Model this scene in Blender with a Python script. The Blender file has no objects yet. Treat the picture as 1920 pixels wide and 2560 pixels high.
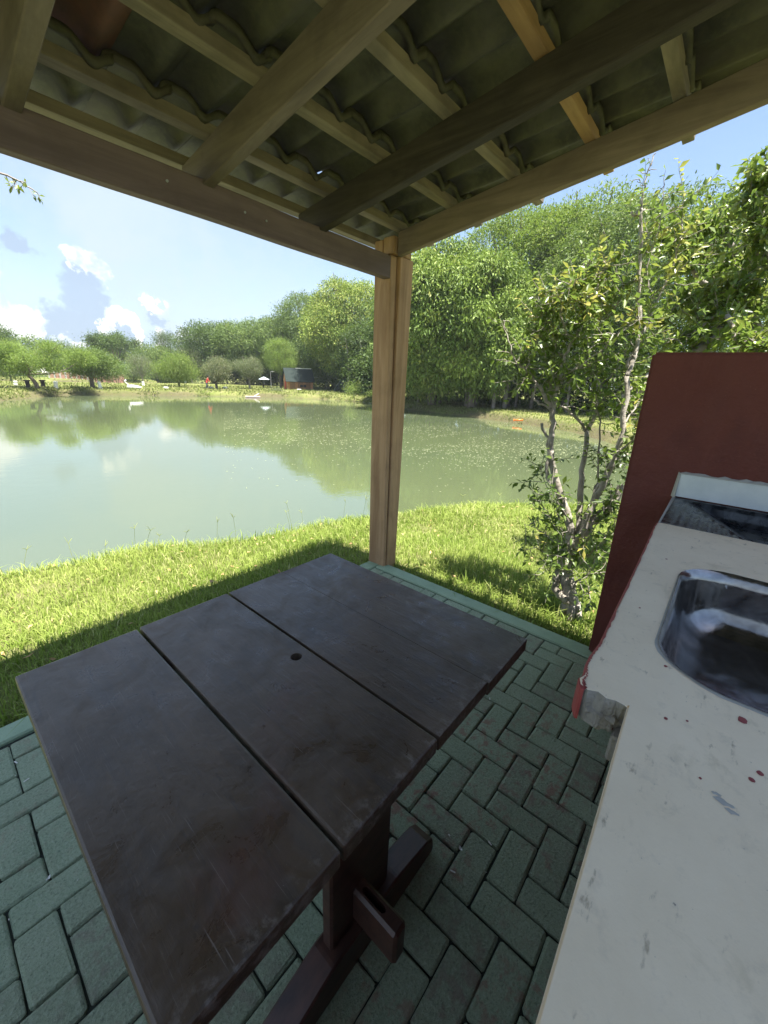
import bpy, bmesh, math, random
import numpy as np
from mathutils import Vector, Matrix
PI = math.pi
S = bpy.context.scene
COL = S.collection

# ------------------------------------------------------------------ camera
EX = Vector((0.6506, -0.7585, 0.0371))          # camera frame in the world (X along the eaves, Y along the rafters)
R3 = Matrix(((0.6506, 0.2169, -0.7278), (-0.7585, 0.2324, -0.6088), (0.0371, 0.9481, 0.3157)))
EYE = Vector((0.0, 0.0, 1.55))
cam = bpy.data.cameras.new('camera')
cam.sensor_fit = 'VERTICAL'; cam.sensor_height = 34.6; cam.sensor_width = 26.0
cam.lens = 990.0 / 2560.0 * 34.6
cam.clip_start = 0.02; cam.clip_end = 3000
co = bpy.data.objects.new('camera', cam); COL.objects.link(co)
q = R3.to_quaternion(); co.matrix_world = Matrix.Translation(EYE) @ q.to_matrix().to_4x4()
S.camera = co

def ray(px, py):
    v = Vector((px - 960.0, 1280.0 - py, -990.0)); v.normalize()
    return R3 @ v
def onz(px, py, z):
    r = ray(px, py); return EYE + r * ((z - EYE.z) / r.z)
def hd(px, py, d):
    """point seen at (px, py) whose horizontal distance from the eye is d"""
    r = ray(px, py); return EYE + r * (d / math.hypot(r.x, r.y))

# ------------------------------------------------------------------ light
SUN_DIR = Vector((0.035, -0.235, 1.0)).normalized()
SUN_EL = math.asin(SUN_DIR.z)
SUN_AZ = math.atan2(SUN_DIR.x, SUN_DIR.y)
sun = bpy.data.lights.new('sun', 'SUN'); sun.energy = 4.7; sun.angle = math.radians(0.53); sun.color = (1.0, 0.95, 0.87)
so = bpy.data.objects.new('sun', sun); COL.objects.link(so)
so.rotation_euler = (-SUN_DIR).to_track_quat('-Z', 'Y').to_euler()

W = bpy.data.worlds.new('World'); S.world = W; W.use_nodes = True
wt = W.node_tree; wt.nodes.clear()
def wn(t, **k):
    n = wt.nodes.new(t)
    for a, b in k.items(): setattr(n, a, b)
    return n
def wl(a, b): wt.links.new(a, b)
out = wn('ShaderNodeOutputWorld'); bg = wn('ShaderNodeBackground'); wl(bg.outputs[0], out.inputs[0])
sky = wn('ShaderNodeTexSky', sky_type='NISHITA'); sky.sun_disc = False
sky.sun_elevation = SUN_EL; sky.sun_rotation = SUN_AZ
sky.air_density = 1.0; sky.dust_density = .6; sky.ozone_density = 1.6
tc = wn('ShaderNodeTexCoord')
def wmath(op, a, b=None, clamp=False):
    n = wn('ShaderNodeMath', operation=op); n.use_clamp = clamp
    for i, v in enumerate((a, b)):
        if v is None: continue
        if hasattr(v, 'is_linked'): wl(v, n.inputs[i])
        else: n.inputs[i].default_value = v
    return n.outputs[0]
def wnoise(scale, detail, rough, vec, dist=0.0):
    n = wn('ShaderNodeTexNoise'); n.inputs['Scale'].default_value = scale; n.inputs['Detail'].default_value = detail
    n.inputs['Roughness'].default_value = rough; n.inputs['Distortion'].default_value = dist; wl(vec, n.inputs['Vector']); return n
def wmap(v, a, b, c=0.0, d=1.0):
    n = wn('ShaderNodeMapRange', interpolation_type='SMOOTHSTEP'); wl(v, n.inputs[0])
    for i, x in zip((1, 2, 3, 4), (a, b, c, d)): n.inputs[i].default_value = x
    return n.outputs[0]
def wmix(f, a, b):
    n = wn('ShaderNodeMix', data_type='RGBA')
    if hasattr(f, 'is_linked'): wl(f, n.inputs[0])
    else: n.inputs[0].default_value = f
    for s, v in ((n.inputs[6], a), (n.inputs[7], b)):
        if hasattr(v, 'is_linked'): wl(v, s)
        else: s.default_value = v
    return n.outputs[2]
gen = tc.outputs['Generated']
# cumulus: soft balls of direction space, broken up by noise
n1 = wnoise(9.0, 9.0, 0.62, gen); n2 = wnoise(34.0, 6.0, 0.6, gen)
def voff(vec, col, amt):
    s = wn('ShaderNodeVectorMath', operation='SUBTRACT'); wl(col, s.inputs[0]); s.inputs[1].default_value = (.5, .5, .5)
    m = wn('ShaderNodeVectorMath', operation='SCALE'); wl(s.outputs[0], m.inputs[0]); m.inputs['Scale'].default_value = amt
    a = wn('ShaderNodeVectorMath', operation='ADD'); wl(vec, a.inputs[0]); wl(m.outputs[0], a.inputs[1]); return a.outputs[0]
gd = voff(voff(gen, n1.outputs['Color'], 0.10), n2.outputs['Color'], 0.06)
def blob(px, py, rad, vec, flat=1.0):
    r = ray(px, py)
    s = wn('ShaderNodeVectorMath', operation='SUBTRACT'); wl(vec, s.inputs[0]); s.inputs[1].default_value = r
    m = wn('ShaderNodeVectorMath', operation='MULTIPLY'); wl(s.outputs[0], m.inputs[0]); m.inputs[1].default_value = (1, 1, flat)
    l = wn('ShaderNodeVectorMath', operation='LENGTH'); wl(m.outputs[0], l.inputs[0])
    return wmath('DIVIDE', l.outputs['Value'], rad * .88)
def field(lst, vec):
    o = None
    for b_ in lst:
        v = blob(*b_[:3], vec, *(b_[3:]))
        o = v if o is None else wmath('MINIMUM', o, v)
    return o
white_l = [(196, 632, .030), (226, 642, .034), (255, 652, .022), (190, 655, .02), (380, 770, .018), (408, 784, .018), (445, 836, .030), (425, 845, .02), (285, 800, .024), (315, 815, .024), (335, 838, .02),
           (20, 790, .035, 1.2), (62, 808, .03), (100, 822, .026), (-30, 760, .05), (-200, 700, .12, 1.5), (245, 812, .018), (185, 868, .03, 1.5)]
grey_l = [(205, 685, .040), (200, 725, .042), (215, 765, .045), (235, 800, .05), (200, 830, .05), (395, 800, .022), (415, 818, .022), (25, 612, .035, 1.6), (100, 850, .07, 1.6), (300, 862, .07, 2.0), (-60, 830, .12, 1.6), (225, 745, .035), (150, 800, .03),
          (-500, 700, .25, 2.0)]
mw = wmap(field(white_l, gd), 0.78, 1.03, 1.0, 0.0)
mg = wmap(field(grey_l, gd), 0.62, 1.10, 0.75, 0.0)
sep = wn('ShaderNodeSeparateXYZ'); wl(gen, sep.inputs[0])
n3 = wnoise(2.3, 5.0, 0.55, voff(gen, n1.outputs['Color'], .25))
veil = wmath('MULTIPLY', wmap(n3.outputs['Fac'], 0.36, 0.66, 0.28, 0.9), wmap(sep.outputs['Z'], 0.0, 0.75, 1.0, 0.55))
# more cloud sheet over the open pond (left), clearer and bluer to the right
side = wn('ShaderNodeVectorMath', operation='DOT_PRODUCT'); wl(gen, side.inputs[0]); side.inputs[1].default_value = (-0.55, 0.83, 0.0)
veil = wmath('MULTIPLY', veil, wmap(side.outputs['Value'], -0.35, 0.65, 0.14, 1.25), True)
skyc = sky.outputs[0]
base = wmix(veil, skyc, (3.05, 3.65, 4.35, 1))
lowh = wmap(sep.outputs['Z'], 0.0, 0.22, 0.55, 0.0)
base = wmix(lowh, base, (2.95, 3.6, 4.45, 1))
cl = wmix(mg, base, (2.1, 2.65, 3.4, 1))
n4 = wnoise(16.0, 6.0, 0.6, gen)
wc = wmix(wmap(n4.outputs['Fac'], 0.40, 0.56), (3.2, 3.8, 4.5, 1), (5.6, 5.7, 5.8, 1))
cl = wmix(mw, cl, wc)
wl(cl, bg.inputs[0]); bg.inputs[1].default_value = 0.064

S.view_settings.view_transform = 'Standard'; S.view_settings.look = 'None'
S.view_settings.exposure = 1.95; S.view_settings.gamma = 1.0; S.view_settings.use_curve_mapping = False
S.render.engine = 'CYCLES'
S.cycles.use_denoising = True
S.cycles.max_bounces = 10; S.cycles.diffuse_bounces = 6; S.cycles.transparent_max_bounces = 8
S.cycles.use_adaptive_sampling = True
rng = np.random.default_rng(7); random.seed(7)

# ------------------------------------------------------------------ materials
class MT:
    def __init__(s, name):
        s.m = bpy.data.materials.new(name); s.m.use_nodes = True
        s.t = s.m.node_tree; s.t.nodes.clear()
        s.out = s.n('ShaderNodeOutputMaterial'); s.b = s.n('ShaderNodeBsdfPrincipled'); s.l(s.b.outputs[0], s.out.inputs[0])
        s.co = s.n('ShaderNodeTexCoord')
    def n(s, t, **k):
        n = s.t.nodes.new(t)
        for a, b in k.items(): setattr(n, a, b)
        return n
    def l(s, a, b): s.t.links.new(a, b)
    def set(s, i, v):
        if hasattr(v, 'is_linked'): s.l(v, s.b.inputs[i])
        else: s.b.inputs[i].default_value = v
    def vec(s, scale=(1, 1, 1), src='Object', rot=(0, 0, 0), loc=(0, 0, 0)):
        m = s.n('ShaderNodeMapping'); m.inputs['Scale'].default_value = scale; m.inputs['Rotation'].default_value = rot; m.inputs['Location'].default_value = loc
        s.l(s.co.outputs[src], m.inputs[0]); return m.outputs[0]
    def geo(s, scale=(1, 1, 1)):
        g = s.n('ShaderNodeNewGeometry'); m = s.n('ShaderNodeMapping'); m.inputs['Scale'].default_value = scale
        s.l(g.outputs['Position'], m.inputs[0]); return m.outputs[0]
    def noise(s, v, scale, detail=5, rough=.55, dist=0.0, col=False):
        n = s.n('ShaderNodeTexNoise'); n.inputs['Scale'].default_value = scale; n.inputs['Detail'].default_value = detail
        n.inputs['Roughness'].default_value = rough; n.inputs['Distortion'].default_value = dist
        s.l(v, n.inputs['Vector']); return n.outputs['Color' if col else 'Fac']
    def map(s, v, a, b, c=0., d=1.):
        n = s.n('ShaderNodeMapRange'); s.l(v, n.inputs[0])
        for i, x in zip((1, 2, 3, 4), (a, b, c, d)): n.inputs[i].default_value = x
        return n.outputs[0]
    def mix(s, f, a, b, mode='MIX'):
        n = s.n('ShaderNodeMix', data_type='RGBA', blend_type=mode)
        for i, v in ((0, f), (6, a), (7, b)):
            if hasattr(v, 'is_linked'): s.l(v, n.inputs[i])
            elif i == 0: n.inputs[0].default_value = v
            else: n.inputs[i].default_value = tuple(v) + (1,) if len(v) == 3 else v
        return n.outputs[2]
    def math(s, op, a, b=None):
        n = s.n('ShaderNodeMath', operation=op)
        for i, v in enumerate((a, b)):
            if v is None: continue
            if hasattr(v, 'is_linked'): s.l(v, n.inputs[i])
            else: n.inputs[i].default_value = v
        return n.outputs[0]
    def bump(s, h, strength=.5, dist=.01, prev=None):
        n = s.n('ShaderNodeBump'); n.inputs['Strength'].default_value = strength; n.inputs['Distance'].default_value = dist
        s.l(h, n.inputs['Height'])
        if prev is not None: s.l(prev, n.inputs['Normal'])
        return n.outputs[0]
    def attr(s, name): n = s.n('ShaderNodeAttribute'); n.attribute_name = name; return n.outputs['Fac']
    def rnd(s): return s.n('ShaderNodeObjectInfo').outputs['Random']

def wood(name, c1, c2, c3, axis, rough=.75, stain=.5, gscale=1.0):
    M = MT(name)
    sc = [38 * gscale] * 3; sc[axis] = 1.6
    sc2 = [9.0] * 3; sc2[axis] = 1.2
    r = M.rnd()
    base = M.geo()
    def off(v, k):
        a = M.n('ShaderNodeVectorMath', operation='ADD'); M.l(v, a.inputs[0])
        s_ = M.math('MULTIPLY', r, k); c_ = M.n('ShaderNodeCombineXYZ')
        for i in range(3): M.l(s_, c_.inputs[i])
        M.l(c_.outputs[0], a.inputs[1]); return a.outputs[0]
    g = M.noise(off(M.geo(sc), 37), 1.0, 4, .6, .6)
    g2 = M.noise(off(M.geo(sc2), 21), 1.0, 5, .6, 1.2)
    blot = M.noise(M.geo(), 5.0, 6, .6)
    col = M.mix(M.map(g, .3, .7), c1, c2)
    col = M.mix(M.map(g2, .42, .66, 0, .75), col, c3)
    col = M.mix(M.map(blot, .5, .72, 0, stain), col, tuple(x * .38 for x in c1))
    hs = M.n('ShaderNodeHueSaturation'); M.l(col, hs.inputs['Color']); M.l(M.map(r, 0, 1, .82, 1.15), hs.inputs['Value'])
    M.set('Base Color', hs.outputs[0]); M.set('Roughness', rough); M.set('Specular IOR Level', .25)
    M.set('Normal', M.bump(g2, .35, .006, M.bump(g, .5, .002)))
    return M.m
m_rafter = wood('weathered_rafter_wood', (.145, .115, .092), (.195, .158, .125), (.095, .075, .062), 1)
m_rafter_dark = wood('dark_rafter_wood', (.055, .045, .036), (.09, .075, .058), (.03, .025, .021), 1)
m_beam = wood('beam_wood', (.17, .12, .11), (.22, .16, .145), (.12, .085, .08), 0, stain=.3)
m_beam_y = wood('edge_rafter_wood', (.19, .145, .11), (.25, .195, .15), (.12, .09, .07), 1, stain=.3)
m_batten = wood('batten_wood', (.26, .215, .155), (.33, .28, .205), (.15, .125, .095), 0)
m_batten_new = wood('newer_batten_wood', (.36, .22, .11), (.42, .27, .14), (.24, .14, .07), 0, stain=.3)
m_post = wood('post_pine', (.39, .235, .125), (.49, .315, .18), (.27, .155, .08), 2, stain=.28)

M = MT('old_clay_tile'); r = M.rnd(); a = M.noise(M.geo(), 7, 6, .6); b = M.noise(M.geo(), 45, 5, .6)
c = M.mix(M.map(a, .35, .65), (.115, .108, .078), (.058, .056, .044)); c = M.mix(M.map(r, .55, 1, 0, .7), c, (.105, .092, .068))
c = M.mix(M.map(b, .45, .7, 0, .5), c, (.125, .125, .072))
M.set('Base Color', c); M.set('Roughness', .85); M.set('Normal', M.bump(b, .4, .004)); m_tile = M.m
M = MT('red_clay_tile'); b = M.noise(M.geo(), 20, 6, .6)
M.set('Base Color', M.mix(M.map(b, .3, .7), (.20, .085, .06), (.13, .065, .05))); M.set('Roughness', .85); m_tile_red = M.m

M = MT('dark_varnished_table')
v = M.geo(); n_a = M.noise(v, 3.2, 7, .62, .4); n_b = M.noise(M.geo((22, 3, 22)), 1.4, 6, .6, .8); n_c = M.noise(v, 60, 4, .6)
n_r = M.noise(M.geo((1, 1, 1)), 2.0, 5, .6, .7)
c = M.mix(M.map(n_a, .35, .68), (.056, .037, .023), (.108, .073, .046))
c = M.mix(M.map(n_r, .56, .72, 0, .5), c, (.115, .052, .040))
c = M.mix(M.map(n_b, .5, .72, 0, .45), c, (.030, .027, .028))
# fine scratches in three directions
scr = None
for k, (an, sx) in enumerate(((.5, 420), (-.65, 520), (1.25, 460), (2.2, 600))):
    mm = M.n('ShaderNodeMapping'); mm.inputs['Rotation'].default_value = (0, 0, an); mm.inputs['Scale'].default_value = (sx, 7, 1); mm.inputs['Location'].default_value = (k * 3.1, k * 1.7, 0)
    M.l(M.geo(), mm.inputs[0]); s_ = M.map(M.noise(mm.outputs[0], 1.0, 2, .5), .69, .73)
    msk = M.map(M.noise(M.geo(), 5 + k, 3, .5), .48, .6)
    s_ = M.math('MULTIPLY', s_, msk); scr = s_ if scr is None else M.math('MAXIMUM', scr, s_)
c = M.mix(M.math('MULTIPLY', scr, .45), c, (.26, .22, .19))
sx_ = M.n('ShaderNodeSeparateXYZ'); M.l(M.geo(), sx_.inputs[0])
edge = M.math('MAXIMUM', M.map(sx_.outputs[1], .385, .338), M.map(sx_.outputs[0], 1.115, 1.15))
edge = M.math('MULTIPLY', edge, M.map(M.noise(v, 38, 6, .7), .50, .62))
c = M.mix(M.math('MULTIPLY', edge, .75), c, (.20, .17, .145))
chp = M.map(M.noise(v, 16, 7, .72, .5), .64, .70); c = M.mix(M.math('MULTIPLY', chp, .55), c, (.022, .018, .016))
dust = M.map(M.noise(v, 230, 2, .5), .72, .80); c = M.mix(M.math('MULTIPLY', dust, .5), c, (.22, .19, .16))
M.set('Base Color', c)
rgh = M.map(M.noise(v, 8, 8, .72, 1.2), .32, .68, .20, .58)
M.set('Roughness', M.math('ADD', rgh, M.math('MULTIPLY', scr, .2))); M.set('Specular IOR Level', .75)
M.set('Normal', M.bump(n_c, .3, .002, M.bump(n_b, .45, .004, M.bump(n_a, .35, .01))))
m_table = M.m
M = MT('dark_red_brown_timber'); g = M.noise(M.geo((8, 30, 30)), 1, 5, .6)
M.set('Base Color', M.mix(M.map(g, .3, .75), (.030, .016, .013), (.095, .045, .032))); M.set('Roughness', .42); M.set('Normal', M.bump(g, .3, .003)); m_leg = M.m

M = MT('green_paver_paint')
r = M.rnd(); v = M.geo()
lump = M.noise(v, 130, 6, .72, .3); big = M.noise(v, 6, 5, .6); mid = M.noise(v, 23, 6, .65); wear = M.noise(v, 2.4, 6, .62)
c = M.mix(M.map(big, .3, .7), (.275, .360, .225), (.36, .435, .285))
c = M.mix(M.map(r, 0, 1, 0, .45), c, (.23, .245, .16))
c = M.mix(M.map(lump, .50, .66, 0, .55), c, (.42, .48, .36)); c = M.mix(M.map(lump, .46, .33, 0, .6), c, (.10, .135, .095)); fg = M.noise(v, 300, 3, .6); c = M.mix(M.map(fg, .42, .30, 0, .6), c, (.08, .10, .075))  # pit shading of the rough face painted into the colour, following the bump noise
cc = M.math('MULTIPLY', M.map(mid, .50, .60), M.map(wear, .46, .56))
dv = M.n('ShaderNodeVectorMath', operation='DISTANCE'); M.l(M.geo(), dv.inputs[0]); dv.inputs[1].default_value = (1.15, .42, 0)
cc = M.math('MULTIPLY', cc, M.map(dv.outputs['Value'], .3, 1.0, 1.0, .25))
c = M.mix(M.math('MULTIPLY', cc, .85), c, (.30, .165, .12))
c = M.mix(M.map(M.math('MULTIPLY', r, mid), .42, .6, 0, .5), c, (.21, .175, .14))
M.set('Base Color', c); M.set('Roughness', M.map(lump, .3, .7, .85, .5)); M.set('Specular IOR Level', .4)
M.set('Normal', M.bump(lump, 1.0, .009, M.bump(mid, .7, .012))); m_paver = M.m
M = MT('green_kerb_paint'); v = M.geo(); a = M.noise(v, 5, 6, .6); b = M.noise(v, 70, 5, .6)
c = M.mix(M.map(a, .3, .7), (.24, .34, .215), (.31, .41, .27)); c = M.mix(M.map(b, .58, .72, 0, .5), c, (.20, .21, .17))
M.set('Base Color', c); M.set('Roughness', .75); M.set('Normal', M.bump(b, .5, .004)); m_kerb = M.m
M = MT('joint_dirt'); a = M.noise(M.geo(), 60, 5, .6)
M.set('Base Color', M.mix(a, (.010, .018, .012), (.035, .042, .028))); M.set('Roughness', .95); m_joint = M.m

M = MT('worn_white_counter'); v = M.geo()
a = M.noise(v, 4.5, 7, .62, .3); b = M.noise(v, 30, 6, .66); st = M.noise(M.geo((30, 75, 30)), 1, 5, .6); pit = M.noise(v, 120, 3, .5); wr = M.noise(v, 9, 7, .68, .8)
c = M.mix(M.map(a, .32, .68), (.84, .71, .51), (.74, .61, .42))
c = M.mix(M.map(b, .56, .72, 0, .35), c, (.47, .40, .30))
c = M.mix(M.math('MULTIPLY', M.map(st, .62, .70, 0, .75), M.map(b, .42, .6)), c, (.34, .27, .18))
c = M.mix(M.map(wr, .58, .72, 0, .5), c, (.50, .41, .26))
c = M.mix(M.map(pit, .72, .78, 0, .8), c, (.18, .16, .14))
M.set('Base Color', c); M.set('Roughness', M.map(b, .3, .7, .42, .62)); M.set('Specular IOR Level', .45)
M.set('Normal', M.bump(b, .25, .003, M.bump(a, .3, .008))); m_counter = M.m
M = MT('broken_concrete'); v = M.geo(); a = M.noise(v, 18, 7, .7); b = M.noise(v, 90, 5, .7)
M.set('Base Color', M.mix(M.map(a, .3, .7), (.22, .21, .19), (.36, .34, .31))); M.set('Roughness', .95); M.set('Normal', M.bump(b, .8, .006, M.bump(a, .8, .02))); m_conc = M.m
M = MT('oxblood_wall_paint'); v = M.geo(); a = M.noise(v, 3, 6, .6); b = M.noise(v, 60, 6, .65); e = M.noise(v, 160, 2, .5)
c = M.mix(M.map(a, .3, .7), (.115, .028, .020), (.145, .040, .029)); c = M.mix(M.map(e, .70, .76, 0, .35), c, (.30, .16, .14))
sc_ = M.noise(M.geo((3, 3, .8)), 2.2, 7, .7, .6); c = M.mix(M.map(sc_, .52, .72, 0, .45), c, (.17, .065, .055)); dk = M.noise(M.geo((1, 1, .5)), 5, 6, .6); c = M.mix(M.map(dk, .54, .7, 0, .5), c, (.065, .016, .015))
M.set('Base Color', c); M.set('Roughness', M.map(sc_, .3, .7, .5, .75)); M.set('Specular IOR Level', .35); M.set('Normal', M.bump(b, .7, .006, M.bump(a, .7, .04))); m_red = M.m
M = MT('red_paint_rim'); M.set('Base Color', (.26, .05, .045, 1)); M.set('Roughness', .6); m_rim = M.m
M = MT('plaster_grey'); b = M.noise(M.geo(), 60, 6, .65)
M.set('Base Color', M.mix(b, (.34, .33, .30), (.48, .47, .43))); M.set('Roughness', .85); M.set('Normal', M.bump(b, .5, .005)); m_plaster = M.m
M = MT('white_glazed_tile'); b = M.noise(M.geo(), 12, 5, .6)
M.set('Base Color', M.mix(M.map(b, .3, .7), (.56, .61, .62), (.66, .70, .70))); M.set('Roughness', .25); m_glaze = M.m
M = MT('stainless_bowl'); v = M.geo(); a = M.noise(v, 14, 6, .65, .5); b = M.noise(M.geo((60, 60, 6)), 1, 4, .6)
M.set('Base Color', M.mix(M.map(a, .35, .65), (.15, .145, .14), (.34, .33, .32))); M.set('Metallic', .9); M.set('Roughness', M.map(a, .3, .75, .07, .24)); M.set('Normal', M.bump(a, .08, .01)); m_steel = M.m
M = MT('dark_drainboard'); v = M.geo(); a = M.noise(v, 20, 6, .65, .5)
M.set('Base Color', M.mix(M.map(a, .45, .75), (.016, .020, .026), (.11, .12, .13))); M.set('Metallic', .35); M.set('Roughness', M.map(a, .3, .7, .16, .42)); m_drain = M.m
M = MT('lime_drip'); M.set('Base Color', (.55, .55, .57, 1)); M.set('Roughness', .5); m_drip = M.m

def leafmat(name, dark, light, warm, trans=.28, spec=.2, rough=.5):
    M = MT(name)
    t = M.attr('tint'); w = M.attr('warm')
    c = M.mix(t, dark, light); c = M.mix(w, c, warm)
    M.set('Base Color', c); M.set('Roughness', rough); M.set('Specular IOR Level', spec)
    tr = M.n('ShaderNodeBsdfTranslucent'); M.l(M.mix(.5, c, (.20, .30, .045)), tr.inputs[0])
    mx = M.n('ShaderNodeMixShader'); mx.inputs[0].default_value = trans
    M.l(M.b.outputs[0], mx.inputs[1]); M.l(tr.outputs[0], mx.inputs[2]); M.l(mx.outputs[0], M.out.inputs[0])
    return M.m
m_leaf_near = leafmat('camellia_leaf', (.060, .105, .022), (.24, .32, .060), (.50, .44, .11), .40, .5, .35)
m_leaf_ficus = leafmat('bright_ficus_leaf', (.085, .145, .026), (.26, .350, .065), (.34, .36, .08), .27)
m_leaf_feather = leafmat('feathery_leaf', (.090, .145, .022), (.205, .290, .045), (.27, .30, .05), .34)
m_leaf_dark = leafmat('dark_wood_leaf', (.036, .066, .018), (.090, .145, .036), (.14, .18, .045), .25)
m_leaf_mid = leafmat('mid_green_leaf', (.068, .115, .028), (.155, .225, .058), (.21, .24, .07), .27)
m_leaf_grey = leafmat('grey_green_leaf', (.10, .120, .070), (.18, .200, .115), (.21, .19, .10), .35)
m_leaf_willow = leafmat('willow_leaf', (.12, .185, .035), (.23, .32, .075), (.30, .33, .09), .42)
m_bankgrass = leafmat('bank_grass_blade', (.105, .130, .032), (.235, .255, .085), (.34, .30, .16), .35, .2, .6)
m_grass = leafmat('grass_blade', (.14, .22, .024), (.41, .48, .125), (.58, .54, .27), .42, .2, .6)

def bark(name, c1, c2, c3, sc=1.0):
    M = MT(name); v = M.geo(); a = M.noise(v, 14 * sc, 6, .65, .5); b = M.noise(v, 55 * sc, 5, .65)
    c = M.mix(M.map(a, .38, .62), c1, c2); c = M.mix(M.map(b, .60, .68, 0, .85), c, c3)
    M.set('Base Color', c); M.set('Roughness', .85); M.set('Normal', M.bump(b, .6, .006, M.bump(a, .7, .015))); return M.m
m_bark_pale = bark('pale_lichen_bark', (.38, .345, .29), (.21, .185, .15), (.06, .05, .04))
m_bark_dead = bark('dead_grey_bark', (.12, .10, .085), (.20, .17, .15), (.05, .04, .035))
m_bark = bark('brown_bark', (.11, .085, .065), (.17, .14, .11), (.05, .04, .03), .3)
m_bark_grey = bark('grey_bark', (.30, .27, .23), (.20, .17, .14), (.09, .07, .06), .3)

M = MT('lawn_soil'); v = M.geo()
a = M.noise(v, .35, 6, .6); b = M.noise(v, 2.2, 6, .65); c_ = M.noise(v, 14, 6, .7); f_ = M.noise(v, 60, 4, .7)
c = M.mix(M.map(a, .35, .65), (.115, .15, .032), (.19, .205, .065))
c = M.mix(M.map(b, .48, .68, 0, .75), c, (.24, .21, .11)); c = M.mix(M.map(c_, .5, .7, 0, .55), c, (.10, .12, .035))
so_ = M.attr('soil'); c = M.mix(M.math('MULTIPLY', so_, M.map(c_, .35, .6, .45, 1)), c, (.085, .07, .045))
M.set('Base Color', c); M.set('Roughness', .95); M.set('Specular IOR Level', .1); M.set('Normal', M.bump(f_, .5, .03, M.bump(c_, .8, .08))); m_ground = M.m

M = MT('pond_surface'); v = M.geo()
a = M.noise(v, .09, 4, .5); rp = M.noise(M.geo((1.0, 1.0, 1)), 3.2, 3, .55); rp2 = M.noise(v, 11, 3, .5); pm = M.noise(v, .12, 3, .5)
c = M.mix(M.map(a, .35, .65), (.088, .108, .052), (.076, .098, .050))
M.set('Base Color', c); M.set('Roughness', .035); M.set('IOR', 2.9); M.set('Specular IOR Level', .5)
h = M.math('MULTIPLY', M.math('ADD', rp, M.math('MULTIPLY', rp2, .35)), M.map(pm, .4, .62, .25, 1.0))
M.set('Normal', M.bump(h, .05, .06)); m_water = M.m

def flat(name, col, rough=.7, **k):
    M = MT(name); a = M.noise(M.geo(), k.get('sc', 6), 5, .6)
    M.set('Base Color', M.mix(M.map(a, .3, .7), tuple(x * .82 for x in col), tuple(min(1, x * 1.1) for x in col))); M.set('Roughness', rough); return M.m
m_white = flat('white_paint', (.72, .72, .68)); m_cabin = flat('orange_wood', (.46, .22, .09)); m_cabin2 = flat('brown_wood', (.27, .14, .07))
m_roofgreen = flat('dark_green_roofing', (.016, .028, .024), .95); m_dark = flat('dark_opening', (.02, .02, .02)); m_brick = flat('pink_brick', (.42, .22, .17))
m_metal = flat('grey_metal', (.35, .36, .36), .4); m_bluew = flat('pale_blue_sheet', (.48, .56, .58), .5); m_redcloth = flat('red_cloth', (.55, .05, .035))
m_skin = flat('skin', (.30, .17, .11)); m_jeans = flat('dark_cloth', (.05, .06, .09)); m_orange = flat('orange_plastic', (.75, .20, .03), .4)
m_raft = flat('pinkish_boards', (.50, .36, .32)); m_darkwood = flat('dark_stool_wood', (.045, .032, .028)); m_roofgrey = flat('pale_roof', (.62, .60, .57))
m_debris = flat('pale_chips', (.70, .68, .62)); m_dryleaf = flat('dry_leaf', (.42, .27, .12)); m_float = flat('floating_leaf', (.31, .34, .18), .6, sc=1.5)

# ------------------------------------------------------------------ builders
def link(o, parent=None, **k):
    COL.objects.link(o)
    if parent is not None: o.parent = parent
    for a, b in k.items(): o[a] = b
    return o
def mesh_np(name, V, F, mats, smooth=False, attrs=None):
    """V (n,3) array; F (m,3|4) int array or list of tuples"""
    me = bpy.data.meshes.new(name)
    V = np.asarray(V, dtype=np.float32)
    if isinstance(F, np.ndarray):
        k = F.shape[1]; m = F.shape[0]
        me.vertices.add(len(V)); me.vertices.foreach_set('co', V.ravel())
        me.loops.add(m * k); me.loops.foreach_set('vertex_index', F.astype(np.int32).ravel())
        me.polygons.add(m); me.polygons.foreach_set('loop_start', np.arange(0, m * k, k, dtype=np.int32))
        me.update(calc_edges=True)
    else:
        me.from_pydata([tuple(map(float, v)) for v in V], [], F); me.update()
    for mt in (mats if isinstance(mats, (list, tuple)) else [mats]): me.materials.append(mt)
    if smooth: me.polygons.foreach_set('use_smooth', np.ones(len(me.polygons), dtype=bool))
    if attrs:
        for a, arr in attrs.items():
            at = me.attributes.new(a, 'FLOAT', 'POINT'); at.data.foreach_set('value', np.asarray(arr, dtype=np.float32))
    return me
def mobj(name, V, F, mats, parent=None, smooth=False, attrs=None, **k):
    return link(bpy.data.objects.new(name, mesh_np(name, V, F, mats, smooth, attrs)), parent, **k)
def bm_obj(name, bm, mat, parent=None, smooth=False, **k):
    me = bpy.data.meshes.new(name); bm.normal_update(); bm.to_mesh(me); bm.free()
    for mt in (mat if isinstance(mat, (list, tuple)) else [mat]): me.materials.append(mt)
    if smooth: me.polygons.foreach_set('use_smooth', np.ones(len(me.polygons), dtype=bool))
    return link(bpy.data.objects.new(name, me), parent, **k)
def empty(name, loc, label, cat, group=None, rz=0):
    o = bpy.data.objects.new(name, None); COL.objects.link(o); o.location = loc; o.rotation_euler = (0, 0, rz)
    o.empty_display_size = .1
    o['label'] = label; o['category'] = cat
    if group: o['group'] = group
    return o
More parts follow.
